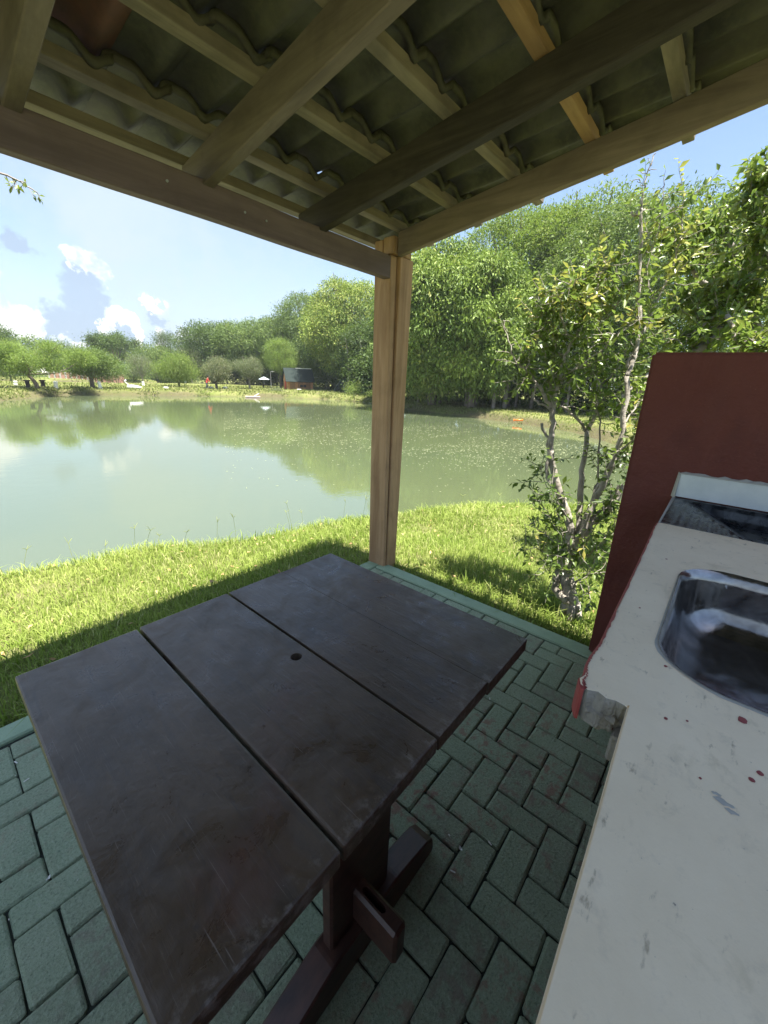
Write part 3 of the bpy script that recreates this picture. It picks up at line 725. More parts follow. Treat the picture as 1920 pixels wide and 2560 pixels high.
# bowl
rings = [(0, .003, .125), (.004, -.004, .125), (.010, -.03, .12), (.016, -.10, .115), (.03, -.145, .11), (.06, -.168, .10), (.10, -.176, .08), (.17, -.180, .03)]
V = []; F = []
x0, x1, y0, y1 = RX; x0 -= .0; n_ = 0
for k, (ins, dz, r_) in enumerate(rings):
    for (x, y) in rrect(x0 + ins - (.004 if k == 0 else 0), x1 - ins + (.004 if k == 0 else 0), y0 + ins - (.004 if k == 0 else 0), y1 - ins + (.004 if k == 0 else 0), max(r_, .02)): V.append((x, y, ZC + dz))
m_ = len(V) // len(rings)
for k in range(len(rings) - 1):
    for i in range(m_): j = (i + 1) % m_; F.append((k * m_ + i, k * m_ + j, (k + 1) * m_ + j, (k + 1) * m_ + i))
F.append(tuple((len(rings) - 1) * m_ + i for i in range(m_)))
child_at(mobj('sink_bowl', V, F, m_steel, smooth=True), counter)
A = Acc(); A.add(tube([(1.137, -.34, ZC - .1795), (1.137, -.34, ZC - .176)], [.03, .028], 20)); child_at(A.obj('drain', m_dark), counter)
A = Acc(); random.seed(19); Pin = rrect(RX[0] - .002, RX[1] + .002, RX[2] - .002, RX[3] + .002, .126, 14); Vs = []; Fs = []; mm = len(Pin)
for i, (x, y) in enumerate(Pin):
    cx_, cy_ = (RX[0] + RX[1]) / 2, (RX[2] + RX[3]) / 2; d_ = Vector((x - cx_, y - cy_)).normalized(); w_ = .004 + .009 * max(0, math.sin(i * .37 + 1) * math.sin(i * .13)) + random.uniform(0, .003)
    Vs += [(x, y, ZC + .0012), (x + d_.x * w_, y + d_.y * w_, ZC + .0006)]
for i in range(mm): a = 2 * i; b = 2 * ((i + 1) % mm); Fs.append((a, a + 1, b + 1, b))
child_at(mobj('sealant', Vs, Fs, m_plaster), counter)
# lime runs down the far side of the bowl
A = Acc(); random.seed(5)
for (px, py, ln) in ((1750, 1450, 70), (1764, 1455, 45), (1775, 1452, 90), (1756, 1470, 40), (1816, 1462, 40), (1822, 1490, 18), (1734, 1520, 20), (1726, 1460, 25)):
    pa = None
    for t in range(2):
        r = ray(px - t * ln * .12, py + t * ln)
        s = (1.447 - EYE.x) / r.x; p = EYE + r * s
        pa = [p] if t == 0 else pa + [p]
    if pa[0].z > ZC - .006: pa[0].z = ZC - .012
    w = .0022
    mid = pa[0].lerp(pa[1], .5)
    for k, (a_, b_) in enumerate(((pa[0], mid), (mid, pa[1]))):
        A.add(([(a_.x - .004, a_.y - w, a_.z), (a_.x - .004, a_.y + w, a_.z), (b_.x - .004, b_.y + w * .6, b_.z), (b_.x - .004, b_.y - w * .6, b_.z)], [(0, 1, 2, 3)]))
child_at(A.obj('lime_runs', m_drip, kind='stuff'), counter)
# drainboard heightfield
nx, ny = 70, 110; xa, xb, ya, yb_ = 1.8745, 2.412, .116, -.72
xs = np.linspace(xa, xb, nx); ys = np.linspace(ya, yb_, ny); GX, GY = np.meshgrid(xs, ys, indexing='ij')
def ss(a, b, x): t = np.clip((x - a) / (b - a), 0, 1); return t * t * (3 - 2 * t)
inx = np.minimum(ss(.012, .03, GX - xa + .02), ss(.03, .055, xb - GX)); iny = ss(.028, .045, ya - GY) * ss(.0, .03, GY - yb_)
ins_ = inx * iny
rib = .5 + .5 * np.cos((GY) * 2 * PI / .030)
# the crease runs from the far left corner towards the near right
dgl = (GY - .066) - (GX - 2.365) * ((-.131 - .066) / (1.922 - 2.365))
H = -.010 * ins_
H += ins_ * rib * .010 * ss(0, .02, dgl)
H += ins_ * ss(.0, -.02, dgl) * 0
deep = ss(0, .16, -dgl); H = H - ins_ * deep * .055 + ins_ * np.exp(-(dgl / .006) ** 2) * .006
GZ = ZC - .002 + H
I = np.arange(nx * ny).reshape(nx, ny); F = np.stack([I[:-1, :-1], I[:-1, 1:], I[1:, 1:], I[1:, :-1]], axis=-1).reshape(-1, 4)[:, ::-1]
child_at(mobj('drainboard', np.stack([GX, GY, GZ], -1).reshape(-1, 3), F, m_drain, smooth=True), counter)
child_at(boxo('backsplash', 2.4145, 2.4285, -.9, .121, 1.052, 1.166, m_glaze, bevel=.0015), counter)
A = Acc(); random.seed(3); n_ = 40
Vb = []
for i in range(n_ + 1):
    y = .13 - i * 1.0 / n_; h = 1.176 + random.uniform(-.005, .006) - (.008 if i == 0 else 0)
    Vb += [(2.4105, y, 1.1665), (2.4115, y, 1.170), (2.4293, y, h)]
Fb = []
for i in range(n_):
    for k in range(2): a = i * 3 + k; Fb.append((a, a + 1, a + 4, a + 3))
child_at(mobj('mortar_fillet', Vb, Fb, m_plaster), counter)
bm = bmesh.new(); hexa(bm, [(2.40, .1215, 1.048), (2.4293, .1215, 1.048), (2.4293, .140, 1.048), (2.405, .131, 1.048), (2.414, .1215, 1.166), (2.4293, .1215, 1.166), (2.4293, .134, 1.175), (2.42, .13, 1.166)], .001)
child_at(bm_obj('mortar_lump', bm, m_plaster), counter)
bm = bmesh.new(); hexa(bm, [(1.868, .1175, .99), (2.4293, .1175, .99), (2.4293, .135, .99), (1.868, .128, .99), (1.868, .1175, 1.047), (2.4293, .1175, 1.047), (2.4293, .131, 1.047), (1.868, .124, 1.047)], .001)
child_at(bm_obj('mortar_edge', bm, m_plaster), counter)
# red painted lip along the edge
Vr = []; Fr = []; random.seed(9)
lp = [(.668, .083), (.667, .087), (.6735, .092), (.690, .098), (.705, .093), (.735, .099), (.77, .100), (.83, .096), (1.0, .101), (1.3, .109), (1.6, .119), (1.80, .126), (1.862, .124)]
n_ = 160
for i in range(n_ + 1):
    t = (i / n_) ** 1.6 * (len(lp) - 1); k = min(int(t), len(lp) - 2); f_ = t - k
    x = lp[k][0] * (1 - f_) + lp[k + 1][0] * f_; y = lp[k][1] * (1 - f_) + lp[k + 1][1] * f_
    w_ = random.uniform(.001, .0045) + .008 * max(0, 1 - abs(t - 2) / 2.5)
    if t < 2.2: Vr += [(x + w_, y - .002, 1.0512), (x - .0025, y + .001, 1.048), (x - .004, y + .001, .985)]
    else: Vr += [(x, y - w_, 1.0512), (x, y + .0025, 1.048), (x, y + .003, .985)]
for i in range(n_):
    for k in range(2): a = i * 3 + k; Fr.append((a, a + 1, a + 4, a + 3))
child_at(mobj('red_painted_lip', Vr, Fr, m_rim), counter)
# broken lump of concrete at the corner
bm = bmesh.new(); bmesh.ops.create_icosphere(bm, subdivisions=4, radius=1)
for v in bm.verts:
    n_ = Vector(v.co); k = 1 + .12 * math.sin(n_.x * 7 + n_.z * 9) + .10 * math.sin(n_.y * 13 + 2) + .05 * math.sin(n_.z * 23 + n_.y * 17) + random.uniform(-.035, .035)
    v.co = Vector((.708 + n_.x * .042 * k, .054 + n_.y * .038 * k, 1.006 + n_.z * .034 * k))
child_at(bm_obj('broken_edge', bm, m_conc), counter)
child_at(boxo('counter_support', .665, .79, -.25, .030, .93, .984, m_conc, bevel=.004), counter)
child_at(boxo('counter_base', .70, 1.86, -.70, -.03, 0.0, .862, m_red, bevel=.004), counter)
child_at(boxo('counter_base', -1.2, .698, -.70, -.05, 0.0, .862, m_red, bevel=.004), counter)
child_at(boxo('drainboard_support', 1.862, 2.4293, -.70, .115, 0.0, .94, m_red, bevel=.004), counter)
A = Acc()
for x, y, r_ in ((.687, -.033, .0035), (.705, -.060, .0024), (.770, -.128, .008), (.663, -.146, .005), (.642, -.137, .0045), (.839, -.016, .004), (.596, -.083, .0022), (1.05, .06, .003), (1.45, .05, .004)):
    n_ = 11; V_ = [(x, y, ZC + .0008)] + [(x + r_ * math.cos(a_) * random.uniform(.85, 1.15), y + r_ * .8 * math.sin(a_) * random.uniform(.85, 1.15), ZC + .0005) for a_ in [2 * PI * k / n_ for k in range(n_)]]
    A.add((V_, [(0, 1 + k, 1 + (k + 1) % n_) for k in range(n_)]))
child_at(A.obj('paint_drips', m_rim, kind='stuff'), counter)
A = Acc()
for x, y, r_ in ((.575, -.108, .010), (.566, -.116, .007), (.583, -.100, .006)):
    n_ = 12; V_ = [(x, y, ZC + .0009)] + [(x + r_ * .5 * math.cos(a_) * random.uniform(.5, 1.3), y + r_ * math.sin(a_) * random.uniform(.5, 1.3), ZC + .0005) for a_ in [2 * PI * k / n_ for k in range(n_)]]
    A.add((V_, [(0, 1 + k, 1 + (k + 1) % n_) for k in range(n_)]))
child_at(A.obj('plaster_smear', m_plaster, kind='stuff'), counter)

# ------------------------------------------------------------------ grass
def blades(X, Y, Hh, Wd, name, lean=.5, warm=.12, tmul=1.0, mat=None, **k):
    n = len(X); Zg, _ = ground(X, Y)
    a = rng.uniform(0, 2 * PI, n); l = np.abs(rng.normal(0, lean, n)) + .12
    dx = np.cos(a) * l; dy = np.sin(a) * l
    px = np.cos(a + PI / 2 + rng.normal(0, .5, n)) * Wd * .5; py = np.sin(a + PI / 2 + rng.normal(0, .5, n)) * Wd * .5
    b = np.stack([X, Y, Zg - .006], -1)
    side = np.stack([px, py, px * 0], -1)
    m = b + np.stack([dx * Hh * .45, dy * Hh * .45, Hh * .62], -1)
    t = b + np.stack([dx * Hh * 1.15, dy * Hh * 1.15, Hh * (1.0 - .35 * np.clip(l, 0, 1.2))], -1)
    V = np.stack([b - side, b + side, m + side * .8, m - side * .8, t], axis=1).reshape(-1, 3)
    o = np.arange(n)[:, None] * 5
    F = np.concatenate([o + np.array([[0, 1, 2]]), o + np.array([[0, 2, 3]]), o + np.array([[3, 2, 4]])])
    pt = hnoise(X, Y, 1.7, 31) * 1.2 + hnoise(X, Y, 6, 33) * .9
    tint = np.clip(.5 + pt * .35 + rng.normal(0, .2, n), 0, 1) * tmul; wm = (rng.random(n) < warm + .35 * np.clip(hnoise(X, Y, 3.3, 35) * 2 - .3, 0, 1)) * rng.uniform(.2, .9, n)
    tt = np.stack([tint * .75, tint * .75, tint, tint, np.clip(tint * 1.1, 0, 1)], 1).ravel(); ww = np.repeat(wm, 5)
    return mobj(name, V, F, mat or m_grass, attrs={'tint': tt, 'warm': ww}, kind='stuff', **k)
def scatter(n, x0, x1, y0, y1, cond):
    X = rng.uniform(x0, x1, n); Y = rng.uniform(y0, y1, n); k = cond(X, Y); return X[k], Y[k]
def out_patio(X, Y, m=.0): return ~((X < 2.485 - m) & (Y < 2.172 - m))
def lawnc(X, Y):
    d = sdist(X, Y, pond1); r = np.hypot(X, Y)
    az = np.degrees(np.arctan2(Y, X))
    return out_patio(X, Y) & (d > .25) & (az > -12) & (az < 96) & (rng.random(len(X)) < np.clip(1.25 - r / 9.5, .18, 1))
X, Y = scatter(330000, -1.2, 9.5, -1.2, 6.2, lawnc); Hh = rng.uniform(.045, .11, len(X)) * np.clip(1 + hnoise(X, Y, 3, 41) * .7, .5, 1.7)
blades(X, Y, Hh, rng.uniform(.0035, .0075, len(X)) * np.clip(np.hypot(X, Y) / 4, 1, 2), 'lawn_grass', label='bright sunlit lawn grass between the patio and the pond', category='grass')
# taller tufts by the kerbs, tree base and bank crest
def tall(X, Y):
    dp = np.maximum(X - 2.48, Y - 2.17); d = sdist(X, Y, pond1); tr_ = np.hypot(X - 2.95, Y - .66)
    p = .9 * (dp < .12) + .9 * (tr_ < .38) + .45 * ((d > .55) & (d < .85)) + .10 * ((X > 2.5) & (X < 3.4) & (Y < 1.4))
    return out_patio(X, Y) & (d > .2) & (rng.random(len(X)) < p) & (Y < 6)
X, Y = scatter(60000, -1.2, 7.5, -1, 6.2, tall); Hh = rng.uniform(.07, .17, len(X))
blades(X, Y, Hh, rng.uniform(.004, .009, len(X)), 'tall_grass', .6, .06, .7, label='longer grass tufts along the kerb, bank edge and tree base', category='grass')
# thin seed stalks against the water
A = Acc(); random.seed(12)
for (px, py, h_) in ((345, 1390, .30), (372, 1385, .28), (395, 1386, .2), (540, 1372, .30), (590, 1365, .33), (465, 1372, .2), (725, 1330, .26), (732, 1325, .35), (755, 1325, .22), (60, 1430, .2), (185, 1405, .18), (270, 1400, .16), (860, 1300, .25), (905, 1298, .3), (1150, 1270, .2), (1240, 1265, .18)):
    p = onz(px, py, -.25); l = Vector((random.uniform(-.25, .25), random.uniform(-.25, .25), 1)); P = [p, p + l * h_ * .5, p + l * h_ + Vector((random.uniform(-.04, .04), random.uniform(-.04, .04), 0))]
    P = smooth_path(P, 3); A.add(tube(P, [.0015] * len(P), 4))
    for s in range(3):
        d_ = Vector((random.uniform(-1, 1), random.uniform(-1, 1), .6)).normalized() * random.uniform(.04, .08)
        A.add(tube([P[-1], P[-1] + d_ * .5 + Vector((0, 0, .004)), P[-1] + d_], [.002, .002, .0012], 4))
V_ = A.V; mobj('seed_stalks', V_, A.F, m_grass, attrs={'tint': np.full(len(V_), .4), 'warm': np.full(len(V_), .35)}, kind='stuff', label='thin seed stalks rising from the bank edge', category='grass')
# clumpy tufts on the far banks
def farb(X, Y):
    d = sdist(X, Y, pond1); r = np.hypot(X, Y); az = np.degrees(np.arctan2(Y, X))
    return (d > .1) & (r > 13) & (az > -8) & (az < 92) & (rng.random(len(X)) < np.where(d < .75, .12 + .8 * (hnoise(X, Y, .9, 61) > .12), np.where(d < 2.0, .7, .16)) * np.clip(1.4 - r / 75, .15, 1))
X, Y = scatter(330000, 0, 60, -6, 66, farb); s_ = np.clip(np.hypot(X, Y) / 30, .6, 2)
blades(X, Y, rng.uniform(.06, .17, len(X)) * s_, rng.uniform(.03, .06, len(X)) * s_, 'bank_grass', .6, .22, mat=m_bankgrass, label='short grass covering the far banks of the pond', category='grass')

# dry leaves fallen on the lawn
X, Y = scatter(420, -1, 6, -1, 4.6, lambda x, y: out_patio(x, y) & (sdist(x, y, pond1) > .5)); n = len(X); Zg, _ = ground(X, Y)
C_ = np.stack([X, Y, Zg + rng.uniform(.02, .06, n)], -1); D_ = rng.normal(size=(n, 3)) * np.array([1, 1, .25]); V, F = leaves(C_, D_, rng.uniform(.03, .06, n), rng.uniform(.015, .028, n))
mobj('dry_leaves', V, F, m_dryleaf, kind='stuff', label='dry brown leaves scattered over the lawn', category='leaves')
# floor litter and a dry leaf
A = Acc(); random.seed(8)
for k in range(70):
    i_, j_ = random.choice(cells)[:2]; s_ = random.choice((-1, 1)); x = i_ + s_ * .052 + random.gauss(0, .004); y = j_ + random.uniform(-.1, .1)
    if random.random() < .5: x, y = i_ + random.uniform(-.1, .1), j_ + s_ * .052 + random.gauss(0, .004)
    r_ = random.choice((.0015, .002, .003, .004)); a_ = random.uniform(0, PI)
    d_ = Vector((math.cos(a_), math.sin(a_), 0)) * r_ * random.uniform(1, 2.5); e_ = Vector((-math.sin(a_), math.cos(a_), 0)) * r_ * .6; c_ = Vector((x, y, .003))
    A.add(([c_ - d_ - e_, c_ + d_ - e_, c_ + d_ + e_, c_ - d_ + e_, c_ + Vector((0, 0, .002))], [(0, 1, 4), (1, 2, 4), (2, 3, 4), (3, 0, 4)]))
A.obj('floor_litter', m_debris, kind='stuff', label='small pale chips scattered in the paver joints', category='litter')
def flat_leaf(name, px, py, L, w, a, mat, **k):
    c = onz(px, py, .004); d = Vector((math.cos(a), math.sin(a), 0)); e = Vector((-d.y, d.x, 0)); V_ = []; N_ = 6
    for i in range(N_ + 1):
        t = i / N_; ww = w * math.sin(PI * min(.97, t * .9 + .07)) * .5; z = Vector((0, 0, .004 + .012 * abs(t - .5)))
        V_ += [c + d * L * (t - .5) - e * ww + z, c + d * L * (t - .5) + z - Vector((0, 0, .003)), c + d * L * (t - .5) + e * ww + z]
    F_ = []
    for i in range(N_): b_ = i * 3; F_ += [(b_, b_ + 3, b_ + 4, b_ + 1), (b_ + 1, b_ + 4, b_ + 5, b_ + 2)]
    return mobj(name, V_, F_, mat, **k)
flat_leaf('fallen_leaf', 71, 1642, .055, .012, .35, m_dryleaf, label='dry brown leaf lying on the pavers left of the table', category='leaf')
flat_leaf('paper_scrap', 1151, 2124, .018, .010, 1.1, m_white, label='small white scrap lying in a paver joint between table and counter', category='scrap')
flat_leaf('paper_scrap', 122, 2198, .016, .009, .6, m_white, label='small white scrap in a paver joint at the left below the table', category='scrap')

# ------------------------------------------------------------------ floating leaves
n = 38000; PX = rng.uniform(560, 1620, n); PY = rng.uniform(1015, 1230, n)
D_ = np.stack([PX - 960, 1280 - PY, np.full(n, -990.)], 1); Rm = np.array(R3); D_ = D_ @ Rm.T; t = (WZ + .004 - EYE.z) / D_[:, 2]; Pw = D_ * t[:, None] + np.array(EYE)
k = sdist(Pw[:, 0], Pw[:, 1], pond1) < -.5
den = hnoise(Pw[:, 0], Pw[:, 1], .55, 51) + hnoise(Pw[:, 0] * .35, Pw[:, 1] * 1.6, 1.6, 53) * .8
band = np.exp(-((PY - (1050 + (PX - 700) * .075)) / 55.) ** 2)
k &= rng.random(n) < np.clip(band * (den * 1.3 + .55), 0, 1) * .5 + .008
Pw = Pw[k]; n = len(Pw); a = rng.uniform(0, 2 * PI, n); s_ = rng.uniform(.014, .042, n) * np.clip(np.hypot(Pw[:, 0], Pw[:, 1]) / 12, .6, 1.6); e1 = np.stack([np.cos(a), np.sin(a), 0 * a], 1) * s_[:, None]; e2 = np.stack([-np.sin(a), np.cos(a), 0 * a], 1) * (s_ * .45)[:, None]
V = np.stack([Pw - e1, Pw + e2, Pw + e1, Pw - e2], 1).reshape(-1, 3); V[:, 2] = WZ + .006
mobj('floating_leaves', V, np.arange(n * 4).reshape(n, 4), m_float, kind='stuff', label='drifting scatter of small yellowish leaves floating on the pond', category='leaves')

# ------------------------------------------------------------------ near tree
def near_tree():
    A = Acc(); random.seed(21)
    D0 = 2.92
    def P(lst, d0=0.0, d1=None):
        d1 = d0 if d1 is None else d1; n = len(lst)
        return [hd(x, y, D0 + d0 + (d1 - d0) * i / max(1, n - 1) + .55 * max(0, min(1, (1500 - y) / 800))) for i, (x, y) in enumerate(lst)]
    ends = []
    def br(lst, r0, r1, d0=0., d1=None, dark=False, leafy=.35, wob=.006, sides=8):
        Q = smooth_path(P(lst, d0, d1), 4, wob); n = len(Q)
        A.add(tube(Q, [(r0 + (r1 - r0) * i / (n - 1)) * .86 for i in range(n)], sides, True, .10))
        if leafy > 0: ends.append((Q, leafy))
        return Q
    root = hd(1422, 1548, D0)
    br([(1424, 1560), (1426, 1500), (1416, 1440), (1416, 1400)], .072, .046, 0, 0, leafy=0, wob=.003)
    for a_ in range(6):
        an_ = a_ * 1.05 + .3; d_ = Vector((math.cos(an_), math.sin(an_), 0)); A.add(tube([root + d_ * .13 + Vector((0, 0, -.06)), root + d_ * .065 + Vector((0, 0, .03)), root + d_ * .035 + Vector((0, 0, .14))], [.016, .03, .026], 6))
    br([(1420, 1500), (1395, 1480), (1392, 1440), (1412, 1390)], .035, .028, -.05, 0, leafy=0)
    br([(1416, 1405), (1439, 1369), (1467, 1322), (1507, 1282), (1538, 1246), (1557, 1212)], .046, .030, 0, .05, leafy=0)
    br([(1510, 1285), (1530, 1268), (1546, 1262)], .014, .008, .02, leafy=0)
    br([(1418, 1400), (1425, 1357), (1419, 1290), (1399, 1234), (1379, 1159), (1375, 1123), (1379, 1075), (1383, 1019)], .040, .020, 0, -.12, leafy=0)
    br([(1383, 1025), (1363, 991), (1340, 956), (1318, 930), (1290, 905)], .017, .006, -.12, -.2, leafy=.7)
    br([(1340, 958), (1336, 1000), (1360, 1012), (1381, 1030)], .008, .008, -.2, -.12, leafy=0)
    br([(1383, 1022), (1399, 956), (1410, 900), (1432, 850), (1458, 801), (1470, 750)], .017, .005, -.12, -.25, leafy=.8)
    br([(1383, 1020), (1376, 960), (1365, 900), (1352, 850), (1350, 800)], .013, .004, -.12, .0, leafy=.8)
    br([(1399, 1234), (1380, 1215), (1369, 1186), (1372, 1130), (1366, 1090), (1354, 1058)], .017, .011, -.05, -.1, leafy=0)
    br([(1425, 1357), (1447, 1322), (1451, 1238), (1459, 1155), (1467, 1079)], .030, .018, 0, .18, leafy=0)
    br([(1467, 1082), (1439, 1043), (1420, 1025), (1395, 1012), (1384, 1010)], .013, .008, .18, .05, leafy=.2)
    br([(1467, 1082), (1495, 1019), (1499, 960), (1477, 924), (1463, 847), (1458, 743), (1470, 680)], .018, .005, .18, .1, leafy=.8)
    br([(1497, 965), (1530, 940), (1560, 900), (1600, 870)], .010, .004, .15, .3, leafy=.8)
    br([(1430, 1370), (1459, 1322), (1483, 1258), (1515, 1194), (1538, 1139), (1558, 1059), (1566, 940)], .030, .019, 0, -.08, leafy=0)
    br([(1566, 945), (1580, 905), (1591, 876), (1600, 800), (1597, 731), (1600, 640), (1602, 558), (1602, 521)], .018, .010, -.08, -.02, leafy=.12)
    br([(1602, 525), (1608, 490), (1614, 463), (1622, 420), (1640, 382)], .009, .003, -.02, 0, leafy=0)
    br([(1602, 522), (1585, 540), (1578, 530)], .009, .008, -.02, leafy=0)
    for a_, b_ in (((1614, 463), (1592, 452)), ((1618, 440), (1600, 428)), ((1622, 425), (1642, 424)), ((1600, 452), (1578, 450)), ((1625, 415), (1618, 395))): br([a_, b_], .004, .0015, 0, leafy=0, sides=5)
    br([(1568, 917), (1600, 850), (1637, 766), (1670, 690), (1695, 616), (1705, 560), (1712, 500)], .012, .003, -.08, .2, leafy=.45)
    br([(1637, 766), (1620, 700), (1632, 620), (1650, 560), (1662, 460)], .007, .002, .0, .1, leafy=.25)
    br([(1442, 1350), (1480, 1250), (1495, 1186), (1499, 1071), (1490, 1010)], .010, .006, .05, .1, leafy=.3)
    br([(1500, 1230), (1517, 1170), (1545, 1146), (1575, 1132)], .012, .007, -.02, .2, leafy=.25)
    br([(1470, 1300), (1490, 1225), (1512, 1198)], .012, .010, .03, .0, leafy=0)
    br([(1399, 956), (1440, 920), (1500, 880), (1548, 830), (1600, 790)], .008, .003, -.15, -.2, leafy=.8)
    br([(1290, 905), (1270, 850), (1258, 800)], .006, .004, -.2, -.2, leafy=.2)
    br([(1458, 801), (1485, 740), (1500, 690), (1520, 660)], .006, .002, -.25, -.2, leafy=.9)
    br([(1410, 900), (1380, 850), (1370, 790), (1385, 740)], .007, .002, -.15, -.1, leafy=.9)
    br([(1432, 850), (1405, 800), (1410, 740), (1440, 700)], .007, .002, -.2, -.3, leafy=.9)
    br([(1463, 847), (1510, 800), (1545, 760), (1560, 700)], .007, .002, .1, .0, leafy=.9)
    br([(1318, 930), (1300, 960), (1285, 950)], .005, .002, -.18, leafy=.4)
    br([(1558, 1059), (1590, 1020), (1620, 990)], .008, .003, -.08, .1, leafy=.8)
    br([(1538, 1139), (1570, 1110), (1600, 1085), (1625, 1070)], .008, .003, -.08, .0, leafy=.8)
    # basal shoots
    for lst in ([(1418, 1400), (1390, 1330), (1360, 1270), (1340, 1250)], [(1415, 1410), (1380, 1350), (1340, 1320), (1310, 1310)], [(1425, 1380), (1420, 1300), (1385, 1240), (1380, 1205)], [(1420, 1440), (1460, 1400), (1500, 1360), (1520, 1330)],
                [(1420, 1450), (1380, 1430), (1350, 1420)], [(1425, 1460), (1470, 1440), (1510, 1430), (1530, 1440)], [(1440, 1420), (1480, 1330), (1520, 1270), (1530, 1220)], [(1415, 1440), (1370, 1390), (1345, 1370), (1315, 1372)], [(1430, 1450), (1450, 1470), (1475, 1490)],
                [(1430, 1430), (1460, 1330), (1500, 1290), (1545, 1300)], [(1425, 1410), (1395, 1290), (1360, 1200), (1352, 1165)], [(1430, 1470), (1480, 1420), (1490, 1370), (1535, 1350)]):
        br(lst, .006, .002, random.uniform(-.12, .12), random.uniform(-.2, .25), leafy=.26, sides=5)
    # twigs + leaves
    LC = []; LD = []; TI = []; WM = []
    def twig(p, d, L, dens, tint, warm):
        Q = [p]; v = d.normalized()
        for i in range(4):
            v = (v + Vector([random.gauss(0, .25) for _ in range(3)]) + Vector((0, 0, .06))).normalized(); Q.append(Q[-1] + v * L / 4)
        A.add(tube(Q, [.0028, .0025, .002, .0016, .001], 4, False))
        nl = max(3, int(L / .022 * dens))
        for i in range(nl):
            t = (i + 1) / nl * 4; k_ = min(int(t), 3); b = Q[k_].lerp(Q[k_ + 1], t - k_)
            dr = (Q[k_ + 1] - Q[k_]).normalized(); s = Vector([random.gauss(0, 1) for _ in range(3)]); s = (s - dr * s.dot(dr)).normalized()
            LC.append(b); LD.append(dr * .6 + s + Vector((0, 0, -.30))); TI.append(tint + random.gauss(0, .15)); WM.append(warm)
    for Q, lf in ends:
        Ltot = sum((Q[i + 1] - Q[i]).length for i in range(len(Q) - 1)); nt = int(Ltot * 84 * lf) + 2
        for i in range(nt):
            t = (random.random() ** .6) * (len(Q) - 1.001); k_ = int(t); b = Q[k_].lerp(Q[k_ + 1], t - k_)
            d = Vector([random.gauss(0, 1) for _ in range(3)]) + Vector((0, 0, .35))
            hi = b.z > 1.95
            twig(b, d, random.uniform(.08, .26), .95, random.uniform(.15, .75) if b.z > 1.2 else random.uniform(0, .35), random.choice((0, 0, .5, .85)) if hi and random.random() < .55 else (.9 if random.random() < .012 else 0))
    C = np.array(LC); D = np.array(LD); n = len(C); print('near leaves', n)
    V, F = leaves(C, D, rng.uniform(.035, .070, n), rng.uniform(.019, .033, n), .18, None, .12)
    t = empty('small_tree', root, 'small multi-stemmed tree with pale lichen bark and glossy leaves beside the red wall', 'tree')
    child_at(A.obj('trunk', m_bark_pale, smooth=True), t)
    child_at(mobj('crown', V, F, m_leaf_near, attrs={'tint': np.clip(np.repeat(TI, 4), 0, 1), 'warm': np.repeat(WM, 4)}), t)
near_tree()

def make_tree(name, px, py, D, lobes, ncl, per, leaf, wid, mat, label, cat='tree', group=None, trunk_r=.2, hh=6, barkm=None, gz_=None, fork=.45, lean=(0, 0), nl=8, **k):
    """a tree standing where the ray through (px, any) meets horizontal distance D"""
    p = hd(px, py, D); z = gz(p.x, p.y) if gz_ is None else gz_
    t = empty(name, (p.x, p.y, z), label, cat, group)
    V, F, ti, wm = crown_arrays(lobes, ncl, per, leaf, wid, **k)
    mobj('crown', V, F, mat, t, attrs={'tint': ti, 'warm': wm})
    A = limbs(trunk_r, hh, lobes, fork, nl, lean); A.obj('trunk', barkm or m_bark, t, smooth=True)
    return t
def copy_tree(src, loc, sc, rz, label):
    r = src.copy(); COL.objects.link(r); r.location = loc; r.scale = sc; r.rotation_euler = (0, 0, rz); r['label'] = label
    for ch in src.children:
        c = ch.copy(); COL.objects.link(c); c.parent = r
    return r
